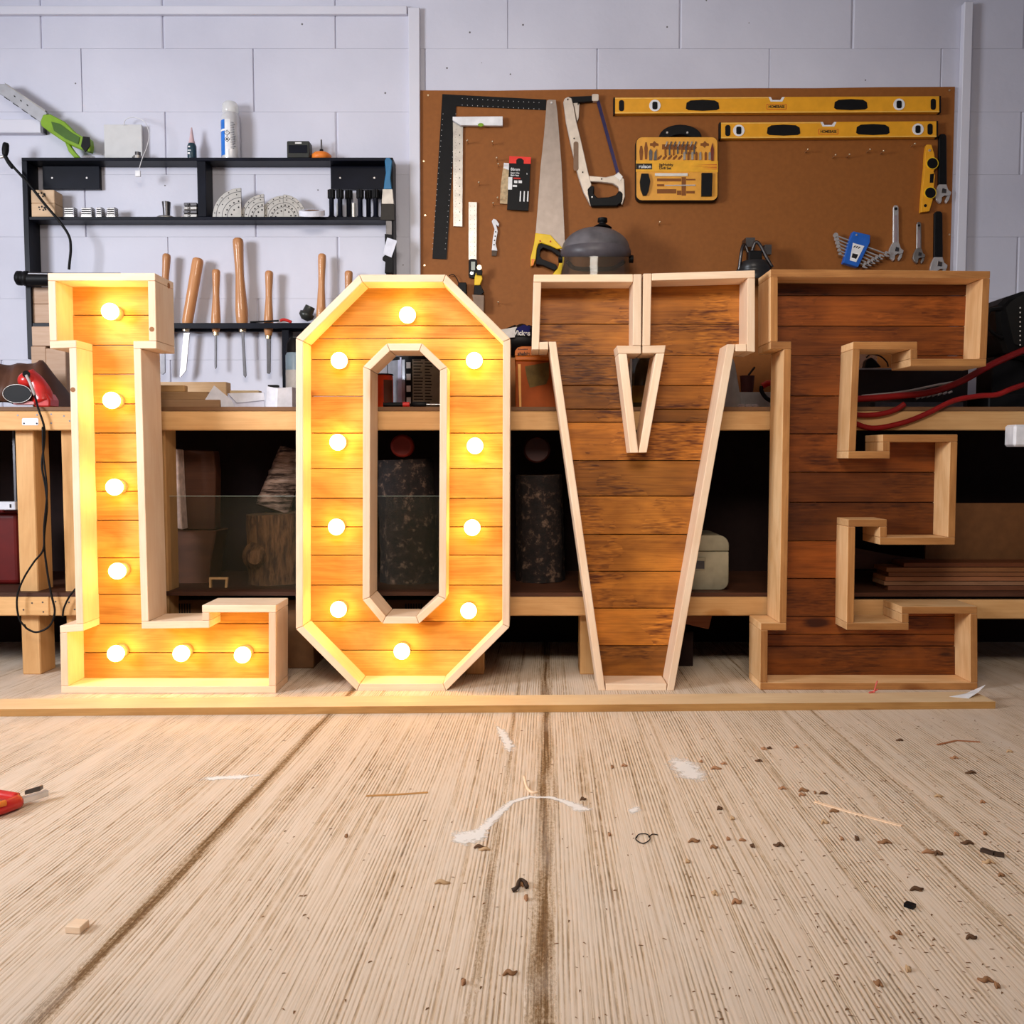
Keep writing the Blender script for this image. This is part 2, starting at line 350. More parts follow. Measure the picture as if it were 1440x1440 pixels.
def U_(p): return p.x-p.y*(.033-.05*p.x)
BU = [sum(U_(F(*q)) for q in qs)/len(qs) for qs in (((33, 1427), (163, 1323), (282, 1190), (430, 1057)), ((762, 1427), (768, 1003)), ((700, 1300), (690, 1150)), ((1433, 1257), (1147, 1000)), ((1427, 1320), (1107, 1000)))]
M_floor = floormat()
# ------------------------------------------------------------------ setting
WY = 3.485
struct(obj('floor', MB().box((-3.6, -3, -.05), (3.6, 3.6, 0)), M_floor))
struct(obj('ceiling', MB().box((-3.6, -3, 2.385), (3.6, 3.6, 2.45)), M_ceil))
wb = struct(obj('wall_back', MB().box((-3.5, WY+.006, 0), (3.5, WY+.12, 2.385)), M_wall))
blk = 0
for k in range(-1, 10):
    z0 = .1475+.2265*k; z1 = min(z0+.2265, 2.385); z0 = max(z0, 0)
    off = P(235, 300, WY).x if k % 2 == 1 else P(120, 300, WY).x
    xs = [off+.6315*i for i in range(-8, 10)]
    if k == 9: xs.append(P(58, 50, WY).x)
    xs = sorted(x for x in xs if -3.5 < x < 3.5); xs = [-3.5]+xs+[3.5]
    cw = [random.choice((.0012, .003, .005, .006)) for _ in xs]
    for i, (a, b) in enumerate(zip(xs, xs[1:])):
        j = random.uniform(0, .0006); c0, c1 = cw[i], cw[i+1]; g = .0012
        pl = [(a+g, WY+.02), (a+g, WY+j+c0), (a+g+c0*.35, WY+j+c0*.3), (a+g+c0, WY+j), (b-g-c1, WY+j), (b-g-c1*.35, WY+j+c1*.3), (b-g, WY+j+c1), (b-g, WY+.02)]
        obj('block', MB().slab(pl, z0+.0003, z1-.0003), M_wall, wb)
# side walls of the workshop: the left one has its door opening towards the camera
struct(obj('wall_left', MB().box((-3.6, 1.75, 0), (-3.5, 3.6, 2.385)).box((-3.6, -3, 2.2), (-3.5, 1.75, 2.385)), M_wall))
struct(obj('wall_right', MB().box((3.5, -3, 0), (3.6, 3.6, 2.385)), M_wall))
# painted timber trims
t = struct(obj('trim_1', MB().prism(pxp([(574, 10), (590, 10), (592, 600), (578, 600)], WY-.02), WY-.02, WY-.001), M_trim, bev=.002))
struct(obj('trim_2', MB().prism(pxp([(1357, 2), (1369, 2), (1352, 600), (1338, 600)], WY-.03), WY-.03, WY-.001), M_trim, bev=.002))
struct(obj('trim_3', MB().box((P(-420, 20, WY).x, WY-.018, P(0, 23, WY).z), (P(573, 20, WY).x, WY-.001, P(0, 11, WY).z)), M_trim, bev=.002))
# ------------------------------------------------------------------ letters
TH = .0212; DEP = .14; REC = .10
def isect(p, d, q, e):
    den = d[0]*e[1]-d[1]*e[0]
    if abs(den) < 1e-9: return p
    t = ((q[0]-p[0])*e[1]-(q[1]-p[1])*e[0])/den
    return (p[0]+d[0]*t, p[1]+d[1]*t)
def lines(poly):
    out = []; n = len(poly)
    for i in range(n):
        a, b = poly[i], poly[(i+1) % n]; d = (b[0]-a[0], b[1]-a[1]); l = math.hypot(*d); d = (d[0]/l, d[1]/l)
        out.append((a, d, (d[1], -d[0])))     # interior lies to the right of a visually clockwise outline
    return out
def inset(poly, t):
    L = lines(poly); n = len(poly); res = []
    for i in range(n):
        (a, d, nn), (b, e, mm) = L[i-1], L[i]
        res.append(isect((a[0]+nn[0]*t, a[1]+nn[1]*t), d, (b[0]+mm[0]*t, b[1]+mm[1]*t), e))
    return res
def board_obj(quad, Y, parent, mat, name='board', dep=DEP):
    a, b = quad[0], quad[1]; d = Vector((b[0]-a[0], 0, b[1]-a[1])); d.normalize()
    R = Matrix((d, (0, 1, 0), d.cross(Vector((0, 1, 0))))).transposed()
    o = obj(name, MB().prism(list(quad), Y, Y+dep), mat, parent, R=R, bev=.0018, seg=2)
    if mat is M_eframe:                        # sawn front edges are stained darker than the planed faces
        o.data.materials.append(M_eedge); o.data.polygons[0].material_index = 1
    return o
def frame(poly, Y, parent, mat, mitre=False, gap=.0006):
    L = lines(poly); n = len(poly); ins = inset(poly, TH)
    def cross(i, j): return L[i][1][0]*L[j][1][1]-L[i][1][1]*L[j][1][0]
    for i in range(n):
        p, d, nn = L[i]; q = (p[0]+nn[0]*TH, p[1]+nn[1]*TH)
        ends = []
        for j, who in (((i-1) % n, 0), ((i+1) % n, 1)):
            if mitre:
                k = i if who == 0 else (i+1) % n
                ends.append((poly[k], ins[k])); continue
            e = L[j]; eo = (e[0], e[1]); ei = ((e[0][0]+e[2][0]*TH, e[0][1]+e[2][1]*TH), e[1])
            cr = cross(j, i) if who == 0 else cross(i, j); convex = cr < 0
            own = abs(d[0]) > abs(d[1])
            ln = (eo if convex else ei) if own else (ei if convex else eo)
            ends.append((isect(p, d, *ln), isect(q, d, *ln)))
        (a0, a1), (b0, b1) = ends
        g = gap if not (abs(d[0]) > abs(d[1])) or mitre else 0
        s = lambda pt, k: (pt[0]+d[0]*k, pt[1]+d[1]*k)
        board_obj([s(a0, g), s(b0, -g), s(b1, -g), s(a1, g)], Y, parent, mat)
def planks(polys, zs, Y, parent, mat, gap=.0024):
    edges = []
    for pl in polys:
        n = len(pl)
        for i in range(n): edges.append((pl[i], pl[(i+1) % n]))
    vz = sorted({round(p[1], 5) for pl in polys for p in pl})
    for z1, z0 in zip(zs, zs[1:]):
        a, b = z0+gap/2, z1-gap/2
        cuts = [a]+[z for z in vz if a+1e-4 < z < b-1e-4]+[b]
        rows = []
        for c0, c1 in zip(cuts, cuts[1:]):
            def xs(z, zm):
                r = []
                for p, q in edges:
                    if (p[1]-zm)*(q[1]-zm) < 0: r.append((p[0]+(q[0]-p[0])*(zm-p[1])/(q[1]-p[1]), p[0]+(q[0]-p[0])*(z-p[1])/(q[1]-p[1])))
                r.sort(); return [k[1] for k in r]
            zm = (c0+c1)/2; lo, hi = xs(c0, zm), xs(c1, zm)
            rows.append([((lo[i], c0), (lo[i+1], c0), (hi[i+1], c1), (hi[i], c1)) for i in range(0, len(lo)-1, 2)])
        comps = []
        for ri, row in enumerate(rows):
            for tz in row:
                hit = [c for c in comps if any(r == ri-1 and min(t2[2][0], tz[1][0])-max(t2[3][0], tz[0][0]) > 1e-3 for r, t2 in c)]
                new = [(ri, tz)]
                for c in hit: new += c; comps.remove(c)
                comps.append(new)
        for c in comps:
            j = random.uniform(-.0015, .0015); mb = MB()
            for r, tz in c:
                if max(tz[1][0]-tz[0][0], tz[2][0]-tz[3][0]) > .004: mb.prism(list(tz), Y+REC+j, Y+REC+.018+j)
            if mb.v and sum(max(tz[1][0]-tz[0][0], tz[2][0]-tz[3][0])*(tz[2][1]-tz[1][1]) for r, tz in c) > .0003:
                obj('plank', mb, mat, parent, bev=(.0012 if len(c) == 1 else 0))
def zrow(ys, Y): return [P(735, y, Y+REC).z for y in ys]
def bulbs(pts, Y, parent):
    for px, py in pts:
        c = P(px, py, Y+.055)
        g = obj('light_bulb', MB().ball(c, .0245, 16), M_bulb, parent)
        obj('bulb_holder', MB().lathe(c+Vector((0, .018, 0)), (c.x, Y+REC-.0015, c.z), [(0, .0125), (.35, .014), (.4, .019), (1, .021)], 14), plain('brass_holder', (.6, .42, .2), .4, .3), g)
def letter(ch, label, x, Y):
    return thing('marquee_letter', label, 'letter', (x, Y, 0), 'large wooden marquee letters in a row')
# L
YL = 2.67
t = letter('L', 'lit wooden marquee letter L with seven bulbs, leftmost of the row', P(237, 900, YL).x, YL)
L_px = [(67, 384), (218, 384), (220, 490), (198, 490), (209, 874), (284, 873), (284, 851), (388, 851), (388, 975), (86, 975), (84, 880), (107, 878), (97, 489), (70, 490)]
pl = pxp(L_px, YL); frame(pl, YL, t, M_pine)
planks([inset(pl, TH/2)], zrow([390, 443.5, 485.5, 526, 568, 609, 650, 691, 732, 784, 836, 877, 918, 972], YL), YL, t, M_litplank)
bulbs([(155, 438), (157, 563), (161, 685), (165, 803), (163, 919), (255, 919), (341, 921)], YL, t)
for (x, y), yy in (((220, 397), YL+.10), ((220, 463), YL+.10), ((220, 462), YL+.03)):
    zk = P(0, y, YL+.05).z; xk = P(218.6, y, YL).x
    obj('knot', MB().lathe((xk-.002, yy, zk), (xk+.0008, yy, zk), [(0, .0085), (1, .0085)], 12), wood('knot_wood', (.35, .15, .05), (.12, .05, .02)) if not bpy.data.materials.get('knot_wood') else bpy.data.materials['knot_wood'], t)
for x, y in ((213.5, 463), (102.5, 548)):
    c = P(x, y, YL); obj('knot', MB().cyl((c.x, YL-.0008, c.z), (c.x, YL+.002, c.z), .007, n=12), bpy.data.materials['knot_wood'], t)
# O
YO = 2.704
t = letter('O', 'lit wooden marquee letter O, octagonal with ten bulbs', P(566, 900, YO).x, YO)
O_px = [(505.5, 386), (627, 386), (717.7, 476.3), (716.4, 882), (627.3, 971.4), (502, 971.4), (416, 884.5), (416, 475.5)]
po = pxp(O_px, YO); frame(po, YO, t, M_pine, mitre=True)
H_px = [(544.2, 482.8), (593.7, 482.8), (629, 516.4), (627.3, 842.7), (589.4, 877), (537.8, 877), (509.8, 843.5), (510.6, 515.5)]
ph = pxp(H_px, YO); frame(ph, YO, t, M_pine, mitre=True)
planks([inset(po, TH/2), inset(ph, TH/2)], zrow([390, 458, 476, 505.6, 557, 609, 659, 700.6, 741, 781, 823, 873.6, 914.5, 970], YO), YO, t, M_litplank)
bulbs([(573, 443), (477, 507), (667, 507), (475, 622), (668, 627), (473, 741), (664, 742), (476, 857), (659, 859), (565, 916)], YO, t)
# V
YV = 2.704
t = letter('V', 'unlit wooden marquee letter V with dark stained planks and a pale frame', P(895, 900, YV).x, YV)
V_b = [[(750.6, 386), (890.3, 385.5), (890.3, 396.5), (750.6, 396.5)],
 [(750.3, 396.9), (761.3, 396.9), (758, 491.6), (747.8, 491.6)],
 [(758.4, 481), (771.1, 480.5), (771.1, 491.6), (758.4, 491.6)],
 [(771.5, 480.5), (782, 480.5), (851.3, 971), (841.5, 971)],
 [(890.7, 385.5), (902.3, 385.3), (901.8, 485.8), (889.9, 485.6)],
 [(867.5, 486), (901.6, 486.3), (901.6, 497.2), (869.5, 497.2)],
 [(869.5, 497.5), (881.5, 497.5), (897.8, 636.6), (886.4, 636.8)],
 [(922.8, 497), (934.5, 496.5), (909.5, 636.4), (898.2, 636.6)],
 [(903.7, 486.2), (936.5, 485.4), (934.5, 496.2), (903.7, 496.8)],
 [(904.8, 384.6), (916.3, 384.4), (914.5, 485.8), (903.5, 486)],
 [(916.7, 384.4), (1061.8, 380), (1061.8, 390.6), (916.7, 394.5)],
 [(1051.5, 391), (1061.8, 391), (1061.8, 495), (1050.2, 494)],
 [(1034.4, 484), (1049.8, 483.5), (1049.8, 494), (1034.4, 494)],
 [(1022.5, 484), (1034, 484), (947.8, 971), (937.8, 971)],
 [(851.7, 961.5), (937.6, 961.5), (937.4, 971), (851.7, 971)]]
for q in V_b:
    q = pxp(q, YV)
    if math.dist(q[0], q[1]) < math.dist(q[1], q[2]): q = q[1:]+q[:1]
    board_obj(q, YV, t, M_pine)
V_pl = [(756, 391), (897, 391), (896, 491), (875, 491), (892.5, 636), (903, 636), (929, 491), (909, 491), (910, 390), (1056, 386), (1056, 489), (1028, 489), (943, 966), (846, 966), (776.5, 486), (753, 486)]
vy = zrow([386, 456, 500, 542, 575.4, 594, 647.5, 697.8, 751.6, 803.6, 855.5, 908, 966], YV)
planks([pxp(V_pl, YV)], vy, YV, t, M_dark)
# E
YE = 2.71
t = letter('E', 'unlit wooden marquee letter E with red-brown planks, rightmost of the row', P(1222, 900, YE).x, YE)
E_px = [(1083.6, 378.5), (1392.8, 381), (1387, 515), (1280.3, 515), (1280, 491), (1209.4, 491), (1203.3, 634.4), (1241.4, 634.4), (1241.4, 611), (1347, 611), (1343, 766), (1237.3, 766), (1237.3, 740.6), (1203, 740.6), (1200.8, 876), (1268, 876), (1268, 853), (1374.5, 853), (1375, 970), (1069, 970), (1070, 876.5), (1096, 876.5), (1102.5, 490.8), (1083.6, 490.8)]
pe = pxp(E_px, YE); frame(pe, YE, t, M_eframe)
planks([inset(pe, TH/2)], zrow([385, 415.8, 458.9, 500, 556.7, 610.3, 664, 706.5, 760.6, 813.8, 867, 892, 908.7, 968], YE), YE, t, M_darker)
# long plank on the floor in front
a0, a1 = F(-120, 1009), F(1400, 997); d = (a1-a0).normalized(); nrm = Vector((-d.y, d.x, 0))
b0, b1 = a0+nrm*.108, a1+nrm*.108
R = Matrix((d, nrm, (0, 0, 1))).transposed()
fb = obj('floor_plank', MB().slab([(q.x, q.y) for q in (a0, a1, b1, b0)], .0003, .0205), M_floorboard, R=R, bev=.001)
fb.data.materials.append(wood('board_edge', (.55, .30, .10), (.28, .12, .03), hvar=.05, knot=.9)); 
for pf in fb.data.polygons:
    if pf.normal.y < -.5: pf.material_index = 1
tag(fb, 'long pale pine plank lying flat on the floor in front of the letters', 'plank')
# ------------------------------------------------------------------ bench
BY = 2.868; ZT = P(735, 572, BY).z
bt = thing('workbench', 'long pine workbench behind the letters with a lower shelf', 'workbench', (0, 3.15, 0))
zb0, zb1 = P(735, 605, BY).z, P(735, 578, BY).z
XL, XR = -2.35, 2.3
obj('bench_top', MB().box((XL, BY, zb1), (XR, 3.44, ZT)), M_ply, bt, bev=.001)
obj('front_beam', MB().box((XL, BY, zb0), (P(620, 600, BY).x, BY+.035, zb1-.0005)), M_beam, bt, bev=.003)
obj('front_beam', MB().box((P(620.5, 600, BY).x, BY, zb0), (XR, BY+.035, zb1-.0005)), M_beam, bt, bev=.003)
def legx(a, b):
    x0, x1 = P(a, 800, BY+.036).x, P(b, 800, BY+.036).x
    R = Matrix(((0, 0, 1), (0, 1, 0), (-1, 0, 0))).transposed()
    obj('leg', MB().box((x0, BY+.036, 0), (x1, BY+.13, zb1-.001)), M_beam, bt, R=R, bev=.003)
for a, b in ((-250, -224), (27, 53), (91, 117), (212, 236), (655, 680), (816, 842), (1120, 1146), (1545, 1570)): legx(a, b)
zr0, zr1, zs = P(735, 866, BY).z, P(735, 839, BY).z, P(735, 833.5, BY).z
xr = P(216, 850, BY).x
obj('lower_rail', MB().box((XL, BY, zr0), (P(69, 850, BY).x, BY+.035, zr1-.0005)), M_beam, bt, bev=.003)
obj('lower_rail', MB().box((P(69.5, 850, BY).x, BY, zr0), (xr, BY+.035, zr1-.0005)), M_beam, bt, bev=.003)
obj('lower_rail', MB().box((P(650, 850, BY).x, BY, zr0), (P(1120, 850, BY).x, BY+.035, zr1-.0005)), M_beam, bt, bev=.003)
obj('lower_rail', MB().box((P(1120.5, 850, BY).x, BY, zr0-.01), (XR, BY+.035, zr1-.0105)), M_beam, bt, bev=.003)
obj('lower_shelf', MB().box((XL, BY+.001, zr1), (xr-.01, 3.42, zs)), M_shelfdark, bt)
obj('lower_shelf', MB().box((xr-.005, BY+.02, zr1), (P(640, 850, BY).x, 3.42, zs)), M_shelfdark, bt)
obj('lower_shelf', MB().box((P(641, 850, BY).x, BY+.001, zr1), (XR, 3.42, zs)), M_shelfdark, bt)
obj('shade_panel', MB().box((XL, 3.425, .0), (XR, 3.437, zb1-.001)), M_benchshade, bt)  # added dark sheet, stands in for deep shade and blocks light below the bench
obj('price_sticker', MB().prism(pxp(rrect(31, 588, 54, 598, 2), BY), BY-.0006, BY), paper, bt)
for x, y in ((25, 584), (52, 583.5), (72, 582.5), (90, 585), (34, 595.5), (52, 595.5), (72, 595), (98, 592), (45, 848), (60, 847), (78, 846), (97, 847), (33, 857.5), (61, 860.5), (105, 857)):
    c = P(x, y, BY); obj('screw', MB().cyl((c.x, BY-.0006, c.z), (c.x, BY+.002, c.z), .0028, n=8), dsteel, bt)
# ------------------------------------------------------------------ black wall shelf
SY = 3.405
sh = thing('wall_shelf', 'black painted wall shelf unit with tool rack above the bench', 'shelf', (P(292, 300, SY).x, 3.44, P(0, 545, SY).z))
def sx(p, y=300): return P(p, y, SY).x
def sz(y): return P(735, y, SY).z
Z1, Z2, Z3 = sz(221.5), sz(304.5), sz(454)
obj('top_board', MB().box((sx(32.5), SY, sz(226)), (sx(553), WY-.002, Z1)), black, sh, bev=.001)
obj('shelf_board', MB().box((sx(40.5), SY+.002, sz(309)), (sx(542), WY-.002, Z2)), black, sh, bev=.001)
obj('upright', MB().box((sx(32.5), SY, sz(505)), (sx(40), WY-.002, sz(226)-.0005)), black, sh, bev=.001)
obj('upright', MB().box((sx(542.5), SY, sz(545)), (sx(553), WY-.002, sz(226)-.0005)), black, sh, bev=.001)
obj('divider', MB().box((sx(278), SY+.002, Z2+.0005), (sx(290), WY-.002, sz(226)-.0005)), black, sh, bev=.001)
obj('divider', MB().box((sx(392), SY+.016, sz(545)), (sx(402), WY-.002, sz(463)-.0005)), black, sh, bev=.001)
obj('rack_rail', MB().box((sx(40.5), SY+.001, sz(461.5)), (sx(542), SY+.012, Z3)), black, sh, bev=.001)
obj('rack_rail', MB().box((sx(40.5), SY+.054, sz(463)), (sx(542), WY-.002, Z3)), black, sh, bev=.001)
for a, b in ((50, 131), (461, 541)):
    pb = obj('bracket_plate', MB().box((sx(a), WY-.022, sz(259)), (sx(b), WY-.003, sz(226)-.001)), black, sh, bev=.001)
    for q in (.17, .78):
        x = sx(a)+(sx(b)-sx(a))*q; z = sz(243.5); obj('screw', MB().cyl((x, WY-.024, z), (x, WY-.02, z), .0035, n=10), chrome, pb)
# ------------------------------------------------------------------ brown tool board
TB = WY-.008
tb = obj('tool_board', MB().prism(pxp([(590.5, 127), (700, 127.5), (820, 125.5), (960, 125), (1050, 124), (1150, 124), (1240, 122.5), (1343, 122), (1330, 600), (592, 600)], TB), TB, WY-.0008), M_hard)
tag(tb, 'brown hardboard panel fixed to the white block wall, holding hand tools', 'board')
for x, y in ((602, 134), (596, 227), (598, 303), (597, 373), (1335, 127), (1335, 330)):
    c = P(x, y, TB); obj('screw', MB().cyl((c.x, TB-.0015, c.z), (c.x, TB+.002, c.z), .0035, n=8), screwm, tb)
NG = 'empty brass hooks and nails in the brown board'
for i, (x, y) in enumerate(((658, 202), (693, 203.5), (699, 226), (701, 234.5), (674, 260.5), (694, 289), (700, 281.5), (926, 315.5), (701, 427), (1132, 214.5), (1170.5, 222), (1190, 221.5), (1218.5, 214.5), (1237.5, 216.5), (1281, 206.5))):
    c = P(x, y, TB); mb = MB().cyl((c.x, TB-.034, c.z), (c.x, TB-.0005, c.z), .0016, n=6).ball((c.x, TB-.035, c.z), .0036, 8)
    tag(obj('nail', mb, screwm), 'bare brass nail sticking out of the brown tool board', 'nail', NG)
# ------------------------------------------------------------------ tools on the brown board
def flat(name, pts, th, m, parent=None, back=None, bev=0):
    """a plate whose front outline is given by pixels, standing just off the tool board"""
    bk = TB-.0005 if back is None else back
    Y = bk-th; return obj(name, MB().prism(pxp(pts, Y), Y, bk), m, parent, bev=bev)
def wc(px, py, Y): return P(px, py, Y)
# framing square
t = thing('framing_square', 'large black framing square at the left edge of the brown board', 'square', wc(640, 364, TB))
fs = flat('blade', [(622, 132.3), (768.5, 140), (767.5, 154.6), (641.5, 149), (628, 364.6), (608, 363.5)], .004, blackp, t)
mk = MB()
for i in range(26):
    for k in (0, 1):
        x, y = 625-.55*i+(16 if k else -2)-i*.05, 160+i*7.6; c = P(x, y, TB-.006); mk.box((c.x-.001, TB-.0055, c.z-.0008), (c.x+.001, TB-.0044, c.z+.0008))
for i in range(16):
    for k in (0, 1):
        c = P(650+i*7.2, 138.5+i*.38+(9 if k else 0), TB-.006); mk.box((c.x-.0008, TB-.0055, c.z-.001), (c.x+.0008, TB-.0044, c.z+.001))
obj('scale_marks', mk, whiteink, t)
# try square
t = thing('try_square', 'aluminium try square with a steel rule blade and white stock', 'square', wc(650, 318, TB))
flat('blade', [(637, 166), (651, 176), (650, 318.5), (637.5, 318)], .003, steel, t, back=TB-.006)
flat('stock', [(636.5, 164), (707, 163.5), (707, 176.5), (648, 176), (636.5, 169)], .014, white, t, back=TB-.0095, bev=.001)
mk = MB()
for i in range(36):
    c = P(640.5 if i % 2 else 641.5, 182+i*3.75, TB-.009); mk.box((c.x-.002, TB-.0096, c.z-.0004), (c.x+.001, TB-.0088, c.z+.0004))
for i in range(11):
    c = P(646.5, 190+i*12, TB-.009); mk.box((c.x-.0018, TB-.0096, c.z-.0022), (c.x+.0016, TB-.0088, c.z+.0016))
obj('scale_marks', mk, inkm, t)
flat('vial', ell(676, 175.5, 4, 2.6, 12), .002, lime, t, back=TB-.0236)
# digital angle rule
t = thing('angle_rule', 'steel digital angle rule with a black display housing', 'ruler', wc(664, 390, TB))
flat('blade', [(659, 284), (670.5, 284.5), (670, 365), (659, 365)], .003, steel, t, back=TB-.006)
flat('housing', rrect(659, 364, 671, 391, 4), .012, blackp, t, back=TB-.001, bev=.0008)
flat('display', [(662.5, 368), (668, 368), (668, 380), (662.5, 380)], .001, plain('lcd', (.28, .32, .28), .3), t, back=TB-.013)
c = P(663.5, 384.5, TB-.014); obj('lock_knob', MB().cyl((c.x, TB-.018, c.z), (c.x, TB-.013, c.z), .006, n=12), chrome, t)
mk = MB()
for i in range(12):
    c = P(661.5, 290+i*6.3, TB-.009); mk.box((c.x-.001, TB-.0096, c.z-.0005), (c.x+.0015, TB-.0088, c.z+.0005))
    c = P(667.5, 290+i*6.3, TB-.009); mk.box((c.x-.0015, TB-.0096, c.z-.0009), (c.x+.001, TB-.0088, c.z+.0009))
obj('scale_marks', mk, inkm, t)
# utility knife hanging below
t = thing('folding_knife', 'yellow and black folding knife hanging below the digital angle rule', 'knife', wc(672, 412, TB))
flat('handle', [(669.5, 383), (677, 384), (678.5, 392), (675, 401), (667, 401), (667.5, 390)], .012, yellow2, t, back=TB-.020, bev=.002)
flat('handle_cap', [(669, 377), (675, 376), (678.5, 381), (677.5, 387), (670, 386)], .010, blackp, t, back=TB-.033, bev=.001)
flat('handle_tip', [(667, 400.6), (676, 400.6), (681, 411), (676, 415), (666, 414)], .011, blackp, t, back=TB-.020, bev=.002)
flat('hanging_ring', ell(674, 376, 3.2, 3.6, 14), .003, screwm, t, back=TB-.0435)
# black charger + grey box partly behind the O
t = thing('power_adapter', 'small black power adapter with wire above the letter O', 'adapter', wc(648, 412, TB))
flat('adapter_body', rrect(644, 397, 656, 416, 2), .03, blackp, t, bev=.002)
obj('wire', MB().tube([P(631, 388, TB-.012), P(637, 386, TB-.014), P(642, 391, TB-.014), P(645, 398, TB-.012)], .0016), blackp, t)
g = flat('sander_block', [(664, 414), (681, 415), (680.5, 438), (668, 438)], .035, plain('grey_brown', (.25, .17, .12), .6), bev=.002)
tag(g, 'small grey-brown block hanging right of the letter O', 'block')
# blade packet
t = thing('blade_packet', 'black and red hanging packet of saw blades', 'packet', wc(730, 297, TB))
flat('packet_body', [(716.5, 220), (746.5, 221.5), (743, 296.5), (713, 294.5)], .006, blackp, t, back=TB-.012, bev=.0006)
flat('packet_header', [(716.3, 219.5), (746.7, 221), (746.3, 230.5), (715.9, 229.5)], .0068, plain('packet_red', (.80, .02, .01), .4), t, back=TB-.0117)
flat('hook_slot', [(726, 225), (729, 222.5), (733, 222.5), (736.5, 225.5), (736.5, 231), (726, 230.5)], .0006, blackp, t, back=TB-.0186)
flat('price_label', [(714.8, 249), (720.5, 249), (720, 266.5), (714.3, 266.5)], .0006, whiteink, t, back=TB-.0181)
yt = TB-.0185
for s_, sz_, x, y, al in (('86mm', .015, 718, 238, 'LEFT'), ('Square Cut', .0078, 718, 243, 'LEFT'), ('Blade Pack', .0078, 718, 246.4, 'LEFT'), ('S', .008, 741, 244.5, 'CENTER')):
    c = P(x, y, yt); text(s_, sz_, c, whiteink, t, sx=.9, bold=.0002, roll=.04, align=al)
flat('red_stripe', [(722, 249.5), (732, 250), (732, 252), (722, 251.8)], .0005, redink, t, back=TB-.0181)
for a, b in ((723, 727.5), (729, 734)): flat('icon', [(a, 253.6), (b, 253.8), (b, 257.6), (a, 257.4)], .0005, whiteink, t, back=TB-.0181)
flat('icon', [(721, 260), (727, 260.2), (727, 262.8), (721, 262.6)], .0005, whiteink, t, back=TB-.0181)
for a in (731.3, 736.6, 741.8): flat('blade_window', [(a, 268.8), (a+1.6, 268.9), (a+1, 283.5), (a-.8, 283.3)], .0005, whiteink, t, back=TB-.0181)
t = thing('sanding_roll', 'tan sandpaper strip with white tab behind the blade packet', 'sandpaper', wc(709, 289, TB))
flat('strip', [(708, 231), (717, 232), (716, 287), (703, 286), (704, 262)], .004, plain('tan', (.52, .38, .22), .8, scale=80, var=.3), t, back=TB-.004)
flat('tab', [(708.5, 229), (715.8, 229.5), (715.5, 239), (708.2, 236.5)], .0048, white, t, back=TB-.0036)
# small white tool
t = thing('scraper', 'small white plastic scraper with a dark tip on the brown board', 'scraper', wc(695, 361, TB))
flat('handle', [(691.5, 311), (694, 307.5), (698, 309), (702, 315), (701, 318.5), (697.5, 315), (700, 325), (697, 342), (699.5, 352.5), (691.5, 352), (693, 336), (695.5, 322)], .010, white, t, bev=.001)
flat('bristles', [(691.5, 352.6), (699, 353), (698, 359.8), (691.5, 359.3)], .008, plain('bristle_dark', (.10, .07, .05), .8), t, back=TB-.0015)
mk = MB()
for x, y in ((697, 326), (696.3, 332), (695.4, 338), (694.8, 344)):
    c = P(x, y, TB-.0115); mk.cyl((c.x, TB-.0112, c.z), (c.x, TB-.0103, c.z), .0026, n=8)
obj('holes', mk, blackp, t)
# handsaw
t = thing('handsaw', 'handsaw with grey blade and yellow handle hanging point up', 'saw', wc(780, 386, TB))
flat('saw_blade', [(769, 141.5), (772, 140), (781.5, 140.5), (784, 160), (789.5, 230), (794.5, 345), (790, 352), (752, 342), (755.5, 300), (760, 236), (765, 190)], .002, plain('saw_steel', (.30, .25, .22), .45, .7, var=.1), t, back=TB-.014)
Yh = TB-.004; hb = [(753, 327.5), (776, 331), (794, 352), (792, 375), (788, 388), (780, 388), (784, 378), (768, 368), (756, 372), (747, 374), (746.5, 362), (751, 343)]
flat('handle', [(753, 327.5), (774, 330), (781, 338), (791.5, 349), (783, 350), (775, 346), (762, 341.5), (757.5, 342.5), (755, 350), (753.5, 364), (750, 373), (746.5, 374.5), (746.3, 362), (751, 343)], .022, yellow2, t, back=TB-.003, bev=.002)
flat('handle', [(791.5, 349.5), (794.8, 352), (793, 372), (788, 388), (777, 386), (785, 376), (789, 362)], .022, yellow2, t, back=TB-.003, bev=.002)
flat('handle_grip', [(755, 351), (757.8, 343.5), (762, 342.5), (775, 347), (783, 351), (789, 355), (788.5, 362), (776, 352.5), (764, 348), (760, 351), (759, 360), (762, 364), (782, 372), (784, 377), (780, 380), (764, 373), (754, 371)], .026, blackp, t, back=TB-.002, bev=.001)
flat('orange_pad', [(747.5, 364), (752, 364), (750, 373), (746.8, 374)], .0225, orange, t, back=TB-.0035)
c = P(775.5, 144.5, TB-.018); obj('hanging_screw', MB().cyl((c.x, TB-.020, c.z), (c.x, TB-.0005, c.z), .004, n=10), chrome, t)
for x, y in ((759.5, 341), (774, 341.5)):
    c = P(x, y-2, TB-.025); obj('handle_screw', MB().cyl((c.x, TB-.0265, c.z), (c.x, TB-.0255, c.z), .003, n=8), redink, t)
